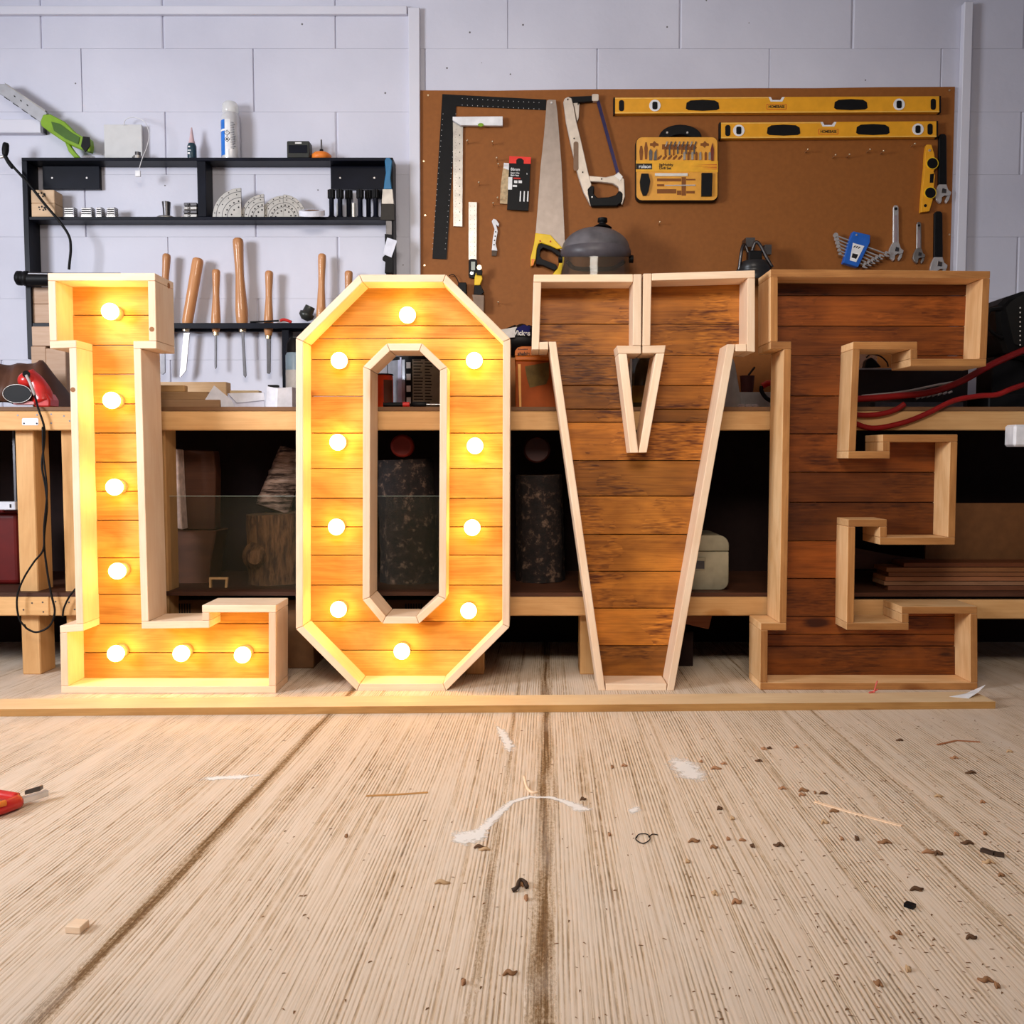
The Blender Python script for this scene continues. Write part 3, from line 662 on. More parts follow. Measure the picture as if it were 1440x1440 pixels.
# hacksaw
hm = plain('hacksaw_paint', (.60, .52, .44), .35, .3)
t = thing('hacksaw', 'cream metal hacksaw with a blue-black blade, hanging upside down', 'saw', wc(835, 290, TB))
flat('frame', [(792.3, 143), (794, 138.5), (799, 135.8), (804, 138), (807, 150), (811, 172), (816, 192), (822, 218), (827.5, 243), (832, 260), (827, 271), (831, 290), (820.5, 270), (812.5, 246), (803, 205), (796, 172)], .016, hm, t, back=TB-.006, bev=.002)
flat('frame_brace', [(803.5, 139), (815, 146), (814, 165), (811.5, 172), (807.5, 150)], .010, hm, t, back=TB-.007, bev=.001)
flat('frame_slot', rrect(806.5, 199, 813.5, 240, 3), .0008, plain('slot_brown', (.22, .13, .08), .5), t, back=TB-.0222)
flat('front_arm', [(799, 136), (834, 134.5), (837, 142), (806, 144.5)], .014, blackp, t, back=TB-.007, bev=.001)
flat('arm_clip', rrect(832.5, 132, 842, 142, 2), .018, hm, t, back=TB-.005, bev=.001)
flat('hacksaw_blade', [(838.5, 142), (843, 141), (871, 243), (867, 245.5)], .002, plain('blade_blue', (.03, .025, .08), .35, .6), t, back=TB-.013)
flat('lower_arm', [(828, 247), (852, 249), (864, 246), (869, 243), (878, 252), (879, 276), (875, 288), (871.5, 283), (870, 263), (862, 258), (846, 256), (830, 255)], .016, hm, t, back=TB-.006, bev=.002)
flat('blade_clamp', [(864, 247), (870, 242), (876, 248.5), (872, 254)], .019, chrome, t, back=TB-.005)
flat('grip', [(826, 266), (831, 261), (836, 262), (835, 272), (840, 278), (856, 277), (866, 274), (871, 267.5), (876, 272), (875, 284), (868, 289.5), (832, 290)], .022, blackp, t, back=TB-.003, bev=.003)
for x, y in ((798.5, 139.5), (807.3, 194.5), (819.5, 242), (846, 251.5), (813, 146), (832.5, 277)):
    c = P(x, y, TB-.025); obj('rivet', MB().cyl((c.x, TB-.0255, c.z), (c.x, TB-.022, c.z), .0025, n=8), blackp if y < 270 else chrome, t)
# bit set case
t = thing('bit_set_case', 'amber plastic drill bit set case with black carry handle', 'case', wc(950, 284, TB))
CY = TB-.034
flat('case_body', rrect(894, 192.5, 1010, 283, 9), .030, blackp, t, bev=.002)
flat('case_tray', rrect(895, 193, 1009, 281.5, 8), .003, amber, t, back=CY+.003)
mb = MB(); outer = ell(957, 193, 30, 18, 14, 180, 360); inner = ell(957, 195, 16, 6, 14, 360, 180) if False else [(973-(i*32/10), 193-4*math.sin(math.pi*i/10)) for i in range(11)]
flat('carry_handle', outer+inner, .02, blackp, t, back=TB-.006, bev=.002)
for x in (938, 966.5):
    c = P(x, 186.5, TB-.028); obj('hanging_screw', MB().cyl((c.x, TB-.030, c.z), (c.x, TB-.0275+.002, c.z), .004, n=8), chrome, t)
flat('label_band', [(894.3, 225.5), (1009.5, 226), (1009.5, 242), (894.3, 241.5)], .0014, plain('label_amber', (.82, .40, .03), .35), t, back=CY)
flat('logo_plate', [(894.5, 230), (917, 230), (917, 238), (894.5, 238)], .0008, inkm, t, back=CY-.0014)
c = P(907, 234.2, CY-.003); text('rolson', .0175, c, whiteink, t, bold=.0004)
c = P(927, 231.8, CY-.002); text('Jig/Hobby', .013, c, inkm, t, bold=.0003, align='LEFT')
c = P(927, 236.6, CY-.002); text('Drill Set', .013, c, inkm, t, bold=.0003, align='LEFT')
for i, (a, b, y) in enumerate(((982, 1008, 231.3), (972, 1008, 233.4), (987, 1008, 235.5), (987, 1008, 237.6))): flat('red_line', [(a, y), (b, y-.3), (b, y+.5)], .0006, redink, t, back=CY-.0014)
def bit(a, m, nm='drill_bit', th=.004): flat(nm, a, th, m, t, back=CY)
for x0, y0, x1, y1 in ((899, 205, 904.5, 225), (906, 200, 911, 224)): bit([(x0+1.5, y0), (x1-1.5, y0), (x1, y0+8), (x1-1, y1), (x0+1, y1), (x0, y0+8)], brownrecess, 'recess', .0008)
for cx_ in (920, 991): bit([(cx_-6, 201.5), (cx_-2, 201), (cx_, 198), (cx_+3, 201), (cx_+6, 202), (cx_+6, 205), (cx_+2, 205), (cx_, 208), (cx_-3, 205), (cx_-6, 205)], brownrecess, 'recess', .0008)
bit([(931, 203), (977, 203), (980, 208), (976, 211), (931, 210)], brownrecess, 'recess', .0008)
for i in range(8):
    x = 935+i*5.8; bit([(x, 206), (x+1.6, 206), (x+4.3, 199.5), (x+2.6, 198.5)], dsteel if i % 3 else steel); bit([(x-.4, 206.6), (x+1.8, 206.6), (x+1.8, 216 if i > 2 else 218), (x-.4, 216 if i > 2 else 218)], dsteel if i % 2 else brownrecess)
for i in range(5):
    x = 926+i*7.2; bit([(x-2, 224.5), (x-1, 221.5), (x+4, 217.5), (x+5, 220), (x+1, 224.5)], brownrecess, 'recess', .0008)
for i in range(7):
    x = 961+i*5.6 + (2 if i > 4 else 0); bit([(x, 224.5), (x, 215), (x+1.5, 213), (x+3, 215), (x+3, 224.5)], brownrecess if i % 2 else steel, 'driver_bit')
bit([(913, 225), (912.5, 213), (914.5, 209), (917.5, 213), (917, 225)], dsteel); bit([(919.5, 225), (920.5, 214), (923.5, 209.5), (923.5, 225)], dsteel)
bit([(1000.5, 226), (999.5, 210), (1001.7, 201), (1004, 210), (1003.5, 226)], plain('maroon', (.16, .03, .02), .5))
bit([(900, 255), (902, 244), (912, 244), (914.5, 255), (912, 268), (909, 274.5), (904.5, 274.5), (901, 266)], blackp, 'driver_handle', .010)
bit([(987, 243), (1002, 243), (1001, 275.5), (986.5, 275.5)], blackp, 'battery', .010)
bit([(921, 243.5), (967, 243.5), (967, 247.5), (921, 247.5)], alu, 'extension_bar', .004)
for a, b, y0, y1 in ((924, 957.8, 251, 255), (924, 934, 259, 262), (924, 951, 266, 272), (952, 958, 268, 274), (965, 978, 251.5, 253.5), (965, 977, 268.5, 272), (958.5, 964.5, 249, 275)): bit([(a, y0), (b, y0), (b, y1), (a, y1)], brownrecess, 'recess', .0008 if y1 < 274.5 else .0011)
bit([(935, 260), (978, 259.6), (978, 261.2), (935, 261.4)], chrome, 'rod', .003)
# spirit levels
def level(label, x0, x1, y0, y1, vials, hands, topv, lx, ends, yr):
    t = thing('spirit_level', label, 'level', wc((x0+x1)/2, (y0+y1)/2+9, TB), 'yellow spirit levels on the brown board')
    yl = lambda x: y0+(y1-y0)*(x-x0)/(x1-x0)
    h = yr; Yb = TB-.004; Yf = Yb-.022
    body = [(x0, yl(x0)-h), (topv-11.5, yl(topv)-h), (topv-8, yl(topv)-h+6.2), (topv+8, yl(topv)-h+6.2), (topv+11.5, yl(topv)-h), (x1, yl(x1)-h), (x1, yl(x1)+h), (x0, yl(x0)+h)]
    flat('body', body, .022, yellow, t, back=Yb, bev=.0008)
    for s_ in (-1, 1): flat('rim', [(x0, yl(x0)+s_*h*.97), (x1 if s_ > 0 else topv-12, yl(x1 if s_ > 0 else topv)+s_*h*.97), (x1 if s_ > 0 else topv-12, yl(x1 if s_ > 0 else topv)+s_*h*.83), (x0, yl(x0)+s_*h*.83)], .0012, plain('yellow_rim', (.88, .50, .10), .4), t, back=Yf)
    flat('end_cap', [(x0-2.2, yl(x0)-h-.3), (x0-.1, yl(x0)-h-.3), (x0-.1, yl(x0)+h+.6), (x0-2.2, yl(x0)+h+.6)], .022, blackp, t, back=Yb)
    flat('end_cap', [(x1+.1, yl(x1)-h-.3), (x1+2.2, yl(x1)-h-.3), (x1+2.2, yl(x1)+h+.6), (x1+.1, yl(x1)+h+.6)], .022, blackp, t, back=Yb)
    for x in ends: flat('end_slot', rrect(x-3.6, yl(x)-7.8, x+3.6, yl(x)+7.8, 3.2), .0012, blackp, t, back=Yf)
    for x in vials:
        v = flat('vial', ell(x, yl(x), 8, 8.2, 20), .0024, white, t, back=Yf)
        flat('vial_glass', rrect(x-3.6, yl(x)-5.4, x+3.6, yl(x)+5.4, 2.4), .0012, blackp, v, back=Yf-.0024)
    for x in hands:
        flat('hand_hole', [(x-23.5, yl(x)+4.5), (x-22.5, yl(x)-3.5), (x-17, yl(x)-6.8), (x, yl(x)-7.8), (x+17, yl(x)-6.8), (x+22.5, yl(x)-3.5), (x+23.5, yl(x)+4.5), (x+20, yl(x)+6.8), (x, yl(x)+7.8), (x-20, yl(x)+6.8)], .0014, blackp, t, back=Yf)
    v = flat('top_vial', [(topv-11.3, yl(topv)-h+.2), (topv-8, yl(topv)-h+.2), (topv-5.8, yl(topv)-h+4.4), (topv+5.8, yl(topv)-h+4.4), (topv+8, yl(topv)-h+.2), (topv+11.3, yl(topv)-h+.2), (topv+8.2, yl(topv)-h+6.6), (topv-8.2, yl(topv)-h+6.6)], .0225, white, t, back=Yb)
    f_ = flat('name_plate', [(lx-13.7, yl(lx)-1.3), (lx+13.7, yl(lx)-1.3), (lx+13.7, yl(lx)+6.3), (lx-13.7, yl(lx)+6.3)], .0008, redink, t, back=Yf)
    flat('name_field', [(lx-13, yl(lx)-.7), (lx+13, yl(lx)-.7), (lx+13, yl(lx)+5.7), (lx-13, yl(lx)+5.7)], .0004, yellow, t, back=Yf-.0008)
    text('HOMEBASE', .0135, P(lx, yl(lx)+2.6, Yf-.0018), inkm, t, sx=.87, bold=.0003)
level('long yellow spirit level, the uppermost on the brown board', 865, 1321, 148.5, 146.5, (921, 1264.5), (988, 1196.5), 1092, 1092, (874, 1312.5), 11.3)
level('shorter yellow spirit level hanging just below the long one', 1014, 1317, 183.5, 181.5, (1039, 1291), (1102, 1227.5), 1165, 1165, (1023.5, 1308), 11.2)
# torpedo level
t = thing('torpedo_level', 'small yellow torpedo level hanging vertically at the right', 'level', wc(1308, 300, TB))
flat('body', [(1303.5, 203), (1310, 203.5), (1314, 217), (1315.5, 236), (1313, 241), (1315, 247), (1313.5, 262), (1311.5, 282), (1307, 297), (1295, 298.5), (1297, 270), (1300.5, 235), (1301.5, 215)], .018, yellow, t, bev=.001)
for x, y in ((1311.5, 229.5), (1308.5, 271)):
    v = flat('vial_ring', ell(x, y, 8.4, 8.4, 20), .022, yellow2, t, back=TB-.001)
    flat('vial_face', ell(x, y, 7.4, 7.4, 20), .0012, blackp, v, back=TB-.023)
flat('window', [(1308, 245), (1313.5, 244), (1312.5, 257), (1307.5, 257)], .0008, blackp, t, back=TB-.0185)
c = P(1307, 211.5, TB-.02); obj('hanging_screw', MB().cyl((c.x, TB-.022, c.z), (c.x, TB-.018, c.z), .0042, n=10), chrome, t)
c = P(1301.5, 289, TB-.02); obj('hole', MB().cyl((c.x, TB-.0195, c.z), (c.x, TB-.018, c.z), .0055, n=12), blackp, t)
# adjustable spanners: local coords, s=scale px, (hx,hy) head centre, up = handle upward
def spanner(label, x, ytop, yhead, sc, hm, headm, sleeve=False, tilt=0, mat_h=None):
    t = thing('adjustable_spanner', label, 'spanner', wc(x, yhead+12*sc, TB), 'adjustable spanners on the brown board')
    q = lambda pts: [(x+a*sc+tilt*(yhead-(yhead+b*sc))*.0, yhead+b*sc) for a, b in pts]
    hw = 4.2*sc if not sleeve else 5.2*sc
    hd = [(x-hw*.9, ytop+3), (x-hw*.5, ytop), (x+hw*.5, ytop), (x+hw*.9, ytop+3), (x+hw, yhead-12*sc), (x-hw, yhead-12*sc)]
    flat('handle', hd, .014 if sleeve else .008, mat_h or hm, t, back=TB-.003, bev=.0015)
    if not sleeve:
        flat('handle_recess', [(x-hw*.45, ytop+14*sc), (x+hw*.45, ytop+14*sc), (x+hw*.5, yhead-14*sc), (x-hw*.5, yhead-14*sc)], .0008, plain('grip_recess', (.36, .28, .30), .5, .5), t, back=TB-.011)
        c = P(x, ytop+5, TB-.012); obj('hanging_hole', MB().cyl((c.x, TB-.0122, c.z), (c.x, TB-.0105, c.z), .0055*sc, n=12), blackp, t)
    flat('head', q([(-4.5, -13), (4.5, -13), (7, -5), (11, -2), (10, 2), (6, 3), (2.5, 2.5), (-1, 4.5), (-1.5, 10), (-3.5, 13), (-8, 9), (-10.5, 3), (-8.5, -5)]), .012, headm, t, back=TB-.002, bev=.0012)
    flat('jaw', q([(9.5, 2.4), (5.8, 3.6), (3, 9.5), (4.5, 12.8), (8, 8)]), .010, headm, t, back=TB-.003, bev=.001)
    flat('adjusting_screw', q([(-.5, -7), (4.5, -5.5), (4, -.5), (-1.5, -1)]), .0022, dsteel, t, back=TB-.014)
spanner('larger all-steel adjustable spanner beside the blue spanner rack', 1260, 288.5, 354, 1.0, chrome, chrome)
spanner('smaller all-steel adjustable spanner, second from the board edge', 1292.5, 312, 360, .82, steel, steel)
spanner('adjustable spanner with black sleeve, highest at the right edge', 1326, 188, 272, 1.08, blackp, chrome, sleeve=True)
spanner('adjustable spanner with black sleeve, lowest and cut off by letter E', 1320, 297, 375, 1.15, blackp, chrome, sleeve=True)
# spanner set in its rack
t = thing('spanner_set', 'combination spanner set fanned out in a blue rack', 'spanners', wc(1208, 378, TB))
flat('rack', [(1200, 325), (1224, 330.5), (1223.5, 341), (1207, 375.5), (1186, 369.5), (1193, 343)], .026, blue, t, back=TB-.012, bev=.002)
flat('rack_label', [(1199.5, 341.5), (1215.5, 346), (1204, 368.5), (1195, 366)], .0008, whiteink, t, back=TB-.038)
flat('label_print', [(1199, 356), (1207, 358), (1204, 364), (1197.5, 362)], .0005, inkm, t, back=TB-.0388)
mk = []
for i in range(3): flat('label_print', [(1202+i*3.2, 345.2+i*.8), (1204+i*3.2, 345.7+i*.8), (1201+i*3.2, 348.2+i*.8), (1199.8+i*3.2, 347.8+i*.8)], .0005, inkm, t, back=TB-.0388)
c = P(1204.3, 330.3, TB-.04); obj('hanging_screw', MB().cyl((c.x, TB-.041, c.z), (c.x, TB-.038, c.z), .0035, n=8), chrome, t)
for i in range(6):
    x0, y0 = 1175+i*1.2, 331+i*5.2; x1, y1 = 1243-i*5.5, 358+i*3.0
    if i == 0: x1, y1 = 1246, 357
    Yc = TB-.026+i*.0
    a = P(x0, y0, Yc); b = P(x1, y1, Yc); d = (b-a).normalized(); r = .0028
    mb = MB().cyl(a+d*.006, b-d*.008, r, n=8)
    n_ = Vector((-d.z, 0, d.x)); R0 = .0095-i*.0008
    mb.lathe(a-Vector((0, .004, 0)), a+Vector((0, .004, 0)), [(0, R0*.95), (.2, R0), (.8, R0), (1, R0*.95)], 12)
    pj = [b-d*.006-n_*.008, b+d*.004-n_*.0095, b+d*.014-n_*.006, b+d*.013-n_*.0035, b+d*.002-n_*.003, b+d*.002+n_*.003, b+d*.013+n_*.0035, b+d*.014+n_*.006, b+d*.004+n_*.0095, b-d*.006+n_*.008]
    mb.prism([(p.x, p.z) for p in pj], Yc-.003, Yc+.003)
    obj('spanner', mb, chrome, t)
# face shield
t = thing('face_shield', 'grey face shield with smoky visor hanging above letter V', 'face shield', wc(840, 440, TB))
c = P(838, 352, 3.36); rx = .122
obj('crown', MB().ball((c.x, 3.365, c.z), 1, 24, (rx, .10, P(838, 321, 3.36).z-c.z+.004), 0, 1), plain('grey_shell', (.13, .12, .13), .45, var=.35, scale=14, bump=.2), t)
def sheet(rows, loop=False):
    n = len(rows[0]); return MB().add([q for rw in rows for q in rw], [(j*n+i, j*n+i+1, (j+1)*n+i+1, (j+1)*n+i) for j in range(len(rows)-1) for i in range(n-1)], True)
aa = [math.radians(180+k*7.5) for k in range(25)]
ring = lambda k, dz: [(c.x+rx*k*math.cos(a_), 3.365+.10*k*math.sin(a_), c.z+dz(a_)) for a_ in aa]
ob_ = obj('brow_band', sheet([ring(1.0, lambda a_: .006), ring(1.035, lambda a_: -.004-.004*-math.sin(a_)), ring(1.03, lambda a_: -.020-.020*-math.sin(a_)), ring(.96, lambda a_: -.022-.021*-math.sin(a_))]), plain('grey_shell_dark', (.085, .075, .085), .4, var=.3, scale=14), t)
obj('visor', sheet([ring(.99, lambda a_: -.012), ring(1.01, lambda a_: -.08), ring(1.04, lambda a_: -.20)]), M_visor, t)
ck = P(847, 319, 3.37); obj('ratchet_knob', MB().lathe((ck.x, 3.37, ck.z-.004), (ck.x+.001, 3.372, ck.z+.03), [(0, .035), (.3, .02), (.35, .012), (.6, .012), (.62, .018), (1, .017)], 14), blackp, t)
for s_ in (-1, 1):
    obj('pivot', MB().cyl((c.x+s_*rx*.98, 3.365, c.z-.03), (c.x+s_*rx*1.1, 3.365, c.z-.03), .014, n=12), blackp, t)
obj('head_band', MB().tube([(c.x-.10, 3.37, c.z-.04), (c.x-.07, 3.45, c.z-.045), (c.x, TB-.012, c.z-.045), (c.x+.07, 3.45, c.z-.045), (c.x+.10, 3.37, c.z-.04)], .008), blackp, t)
# black clamp lamp over the V/E gap
t = thing('ear_defenders', 'black folded ear defenders behind the letters V and E', 'ear defenders', wc(1062, 392, TB))
Yq = TB-.085
obj('ear_cup', MB().lathe(P(1060, 396, Yq), P(1060, 368, Yq), [(0, .07), (.35, .075), (.5, .06), (.55, .065), (1, .045)], 20), plain('black_rubber', (.02, .019, .02), .35), t)
obj('band_arm', MB().tube([P(1039, 382, Yq-.02), P(1043, 352, Yq-.02), P(1047, 344, Yq), P(1053, 358, Yq)], .006), dsteel, t)
obj('band_arm', MB().tube([P(1056, 358, Yq-.02), P(1062, 341, Yq-.02), P(1069, 345, Yq-.02), P(1078, 362, Yq-.02), P(1086, 376, Yq-.02)], .0065), dsteel, t)
obj('hinge', MB().box(P(1053, 352, Yq-.03), P(1068, 372, Yq+.01)), blackp, t, bev=.004)
obj('hanging_plate', MB().box(P(1049, 334, Yq+.02), P(1056, 352, Yq+.08)).box(P(1075, 344, Yq+.02), P(1082, 360, Yq+.048)), dsteel, t)
# ------------------------------------------------------------------ things on the black shelf
def bx(name, x0, y0, x1, y1, Y, dp, m, parent=None, base=None, bev=.001, rot=None):
    """box from its front-face pixels at depth Y; base overrides the bottom height"""
    a = P(x0, y1, Y); b = P(x1, y0, Y); z0 = a.z if base is None else base
    return obj(name, MB().box((a.x, Y, z0), (b.x, Y+dp, b.z), rot), m, parent, bev=bev)
Yi = SY+.008
# wooden puzzle boxes
for i, (y0, lb) in enumerate(((265.5, 'small pine box with three drill holes, upper of two on the shelf'), (284.5, 'small pine box with drill holes, lower of two on the shelf'))):
    zz = Z2+.0005+(.0485 if i == 0 else 0)
    t = thing('pine_box', lb, 'box', (sx(60), SY+.03, zz), 'small pine boxes on the shelf')
    obj('box_body', MB().box((sx(43), SY+.006, zz), (sx(76), SY+.068, zz+.048)), M_pinkwood if False else wood('pine_box_wood%d' % i, (.72, .52, .34), (.5, .32, .18), knot=.1, hvar=.05), t, bev=.002)
    mk = MB()
    for x, z_, r in ((54, .034, .003), (58, .036, .0035), (62, .032, .0045), (55, .026, .002), (60, .024, .0035), (63, .026, .003)):
        mk.cyl((sx(x), SY+.005, zz+z_), (sx(x), SY+.008, zz+z_), r, n=8)
    obj('holes', mk, inkm, t)
# chuck jaws
for i, (a, b) in enumerate(((87, 101), (111, 126), (132, 140), (147, 159))):
    t = thing('chuck_jaw', ['ribbed steel chuck jaw nearest the pine boxes', 'ribbed steel chuck jaw, second from the pine boxes', 'narrow ribbed steel chuck jaw, third from the pine boxes', 'ribbed steel chuck jaw farthest from the pine boxes'][i], 'chuck jaw', (sx((a+b)/2), SY+.03, Z2), 'steel chuck jaws on the shelf')
    mb = MB().box((sx(a), SY+.015, Z2+.0005), (sx(b), SY+.045, Z2+.007))
    for k in range(4): mb.box((sx(a), SY+.018, Z2+.009+k*.0075), (sx(b), SY+.042, Z2+.0125+k*.0075))
    obj('jaw_teeth', mb, steel, t); obj('jaw_core', MB().box((sx(a)+.002, SY+.021, Z2+.0072), (sx(b)-.0035, SY+.039, Z2+.037)), inkm, t)
    obj('jaw_side', MB().box((sx(b)-.003, SY+.016, Z2+.0072), (sx(b)-.0002, SY+.044, Z2+.038)), dsteel, t)
# taper on a round base
t = thing('face_chuck', 'dark tapered steel boss on a round base plate', 'chuck', (sx(229), SY+.035, Z2), None)
c = Vector((sx(229), SY+.036, Z2)); obj('base_plate', MB().lathe(c+Vector((0, 0, .0005)), c+Vector((0, 0, .008)), [(0, .034), (.6, .034), (1, .026)], 24), steel, t)
obj('boss', MB().lathe(c+Vector((0, 0, .0085)), c+Vector((0, 0, .061)), [(0, .012), (.5, .013), (1, .0155)], 18), dsteel, t)
# stacked small plates
MS = 'steel tool rests stacked beside the shelf divider'
for i in range(4):
    o = obj('tool_rest', MB().box((sx(256+i*.3), SY+.012, Z2+.0005+i*.0135), (sx(275.5), SY+.05, Z2+.0125+i*.0135)).box((sx(262), SY+.008, Z2+.003+i*.0135), (sx(266), SY+.0119, Z2+.010+i*.0135)), steel if i % 2 == 0 else dsteel, bev=.002)
    tag(o, ['flat steel bar at the bottom of the stack by the divider', 'flat steel bar second from the bottom of the stack by the divider', 'flat steel bar third from the bottom of the stack by the divider', 'flat dark bar on top of the stack by the divider'][i], 'tool rest', MS)
# round face plates, seen as overlapping discs behind the shelf lip
DG = 'drilled round steel face plates standing on the shelf'
def disc(x, r_, a0, a1, Yd, lb, tl):
    c = Vector((sx(x), Yd, Z2+.0006)); R_ = r_
    t = thing('face_plate', lb, 'face plate', c, DG)
    prof = [(c.x+R_*math.cos(math.radians(a0+(a1-a0)*k/18)), c.z+R_*math.sin(math.radians(a0+(a1-a0)*k/18))) for k in range(19)]
    obj('plate', MB().prism(prof+[(c.x, c.z)] if a1-a0 < 179 else prof, Yd, Yd+.007), plain('face_plate_steel', (.46, .44, .41), .35, .6), t, bev=.0008)
    mk = MB(); rg = MB()
    for rr, nn in ((.35, 3), (.55, 5), (.78, 4), (.93, 5)):
        for k in range(nn):
            a = math.radians(a0+(a1-a0)*(k+.5)/nn); q = (c.x+R_*rr*math.cos(a), c.z+R_*rr*math.sin(a))
            mk.cyl((q[0], Yd-.0006, q[1]), (q[0], Yd+.001, q[1]), .0031 if rr < .6 else .0022, n=8)
    for rr in (.48, .66, .86):
        for k in range(16):
            b0, b1 = (math.radians(a0+(a1-a0)*(k+j)/16) for j in (0, 1))
            g = lambda a, r: (c.x+R_*r*math.cos(a), c.z+R_*r*math.sin(a)); rg.prism([g(b0, rr), g(b1, rr), g(b1, rr+.02), g(b0, rr+.02)], Yd-.0004, Yd+.001)
    obj('holes', mk, inkm, t); obj('engraved_rings', rg, dsteel, t)
ppm = FPX/SY
disc(338, .105, 90, 180, SY+.012, 'quarter-round steel face plate nearest the shelf divider', 0)
disc(369, .086, 90, 180, SY+.024, 'quarter-round steel face plate, second from the divider', 0)
disc(395, .084, 90, 180, SY+.036, 'quarter-round steel face plate, third from the divider', 0)
disc(396, .084, 1, 89, SY+.022, 'quarter-round steel face plate curving down towards the tape roll', 0)
# masking tape hung on the shelf edge
c = Vector((sx(441.5), SY-.028, Z2-.0035)); mb = MB()
mb.lathe(c, c+Vector((0, 0, .017)), [(0, .046), (.05, .047), (.95, .047), (1, .046)], 28)
tp = thing('tape_roll', 'white roll of masking tape lying over the shelf edge', 'tape', c)
n = 28; vs = []; fs = []
for k in range(n):
    a = 2*math.pi*k/n
    for r_, z_ in ((.046, 0), (.046, .018), (.026, .018), (.026, 0)): vs.append((c.x+r_*math.cos(a), c.y+r_*.75*math.sin(a), c.z+z_))
for k in range(n):
    j = (k+1) % n
    for q in range(4): fs.append((k*4+q, j*4+q, j*4+(q+1) % 4, k*4+(q+1) % 4))
RT = Matrix.Rotation(math.radians(22), 3, 'X')
obj('tape', MB().add([RT @ (Vector(v)-c)+c for v in vs], fs), paper, tp)
vs2 = [((v[0]-c.x)*.60+c.x, (v[1]-c.y)*.60+c.y, v[2]) for v in vs]
obj('tape_core', MB().add([RT @ (Vector(v)-c)+c for v in vs2], fs), card, tp)
# black router collets / sockets
for i, x in enumerate((464.5, 476.5, 483, 505, 511, 527, 532)):
    if i in (2, 4, 6): Yc, hh = SY+.052, .106
    else: Yc, hh = SY+.024, .100
    xx = sx(x+(4 if i in (2, 4, 6) else 0)); c = Vector((xx, Yc, Z2+.0005))
    t = thing('knobbed_stem', ['leftmost black knobbed stem in the shelf row by the tape', 'second black knobbed stem in the shelf row', 'third black knobbed stem in the shelf row, standing at the back', 'fourth black knobbed stem in the shelf row', 'fifth black knobbed stem in the shelf row, standing at the back', 'sixth black knobbed stem in the shelf row', 'black knobbed stem at the right end, behind the paint brush'][i], 'clamp knob', c, 'black knobbed stems on the shelf')
    obj('stem', MB().lathe(c, c+Vector((0, 0, hh-.03)), [(0, .012), (.006, .0125), (.012, .0085), (hh-.03, .0085)] and [(0, .0125), (.08, .0125), (.12, .0088), (1, .0088)], 12), black, t)
    kn = MB(); 
    for k in range(7):
        a = 2*math.pi*k/7; kn.cyl(c+Vector((.009*math.cos(a), .009*math.sin(a), hh-.0295)), c+Vector((.009*math.cos(a), .009*math.sin(a), hh)), .0052, n=8)
    kn.cyl(c+Vector((0, 0, hh-.0298)), c+Vector((0, 0, hh-.001)), .011, n=12); obj('knob', kn, blackp, t)
for i, x in enumerate((472, 493)):
    c = Vector((sx(x), SY+.060, Z2+.0005)); o = obj('steel_sleeve', MB().cyl(c, c+Vector((0, 0, .062)), .009, n=14), alu)
    tag(o, ['grey metal sleeve standing behind the leftmost black knobs', 'grey metal sleeve standing between the middle black knobs'][i], 'sleeve')
# ---- on the top board
c = Vector((sx(267), SY+.035, Z1+.0005))
t = thing('glue_bottle', 'small dark glue bottle with pink cone nozzle on the top shelf', 'bottle', c)
obj('bottle_body', MB().lathe(c, c+Vector((0, 0, .060)), [(0, .0145), (.05, .016), (.85, .016), (1, .012)], 18), plain('teal_label', (.02, .05, .07), .35), t)
obj('nozzle', MB().lathe(c+Vector((0, 0, .0602)), c+Vector((0, 0, .117)), [(0, .011), (.08, .0115), (.2, .009), (1, .0022)], 16), plain('pink_nozzle', (.62, .44, .46), .5), t)
obj('label_marks', MB().box(c+Vector((-.010, -.0168, .018)), c+Vector((-.002, -.0158, .024))).box(c+Vector((-.010, -.0168, .030)), c+Vector((.002, -.0158, .033))).box(c+Vector((-.008, -.0168, .042)), c+Vector((-.001, -.0158, .047))), whiteink, t)
c = Vector((sx(322), SY+.038, Z1+.0005)); r_ = .0335; H = P(0, 160, SY+.038).z-c.z
t = thing('spray_can', 'blue and white spray can with a clear cap on the top shelf', 'can', c)
obj('can_body', MB().lathe(c, c+Vector((0, 0, H)), [(0, r_*.94), (.03, r_), (.9, r_), (1, r_*.8)], 28), plain('can_white', (.62, .62, .64), .35, .2), t)
obj('cap', MB().lathe(c+Vector((0, 0, H)), c+Vector((0, 0, H+.040)), [(0, r_*.8), (.1, r_*.88), (.75, r_*.86), (1, r_*.6)], 24), glass('cap_clear', (.85, .85, .82), .2, .55), t)
def cylpatch(nm, c, r, a0, a1, z0, z1, m, par, n=10):
    vs = []; fs = []
    for k in range(n+1):
        a = math.radians(a0+(a1-a0)*k/n)
        for rr, z in ((r, z0), (r, z1), (r-.002, z1), (r-.002, z0)): vs.append((c.x+rr*math.cos(a), c.y+rr*math.sin(a), c.z+z))
    for k in range(n):
        for q in range(4): fs.append((k*4+q, (k+1)*4+q, (k+1)*4+(q+1) % 4, k*4+(q+1) % 4))
    fs += [(0, 1, 2, 3), (n*4+3, n*4+2, n*4+1, n*4)]
    return obj(nm, MB().add(vs, fs), m, par)
cylpatch('blue_band', c, r_+.0008, 180, 248, .012, H*.82, plain('label_blue', (.02, .17, .62), .35), t)
cylpatch('white_stripe', c, r_+.0012, 182, 250, H*.58, H*.62, whiteink, t)
cylpatch('label_field', c, r_+.0007, 250, 285, .03, H*.82, white, t)
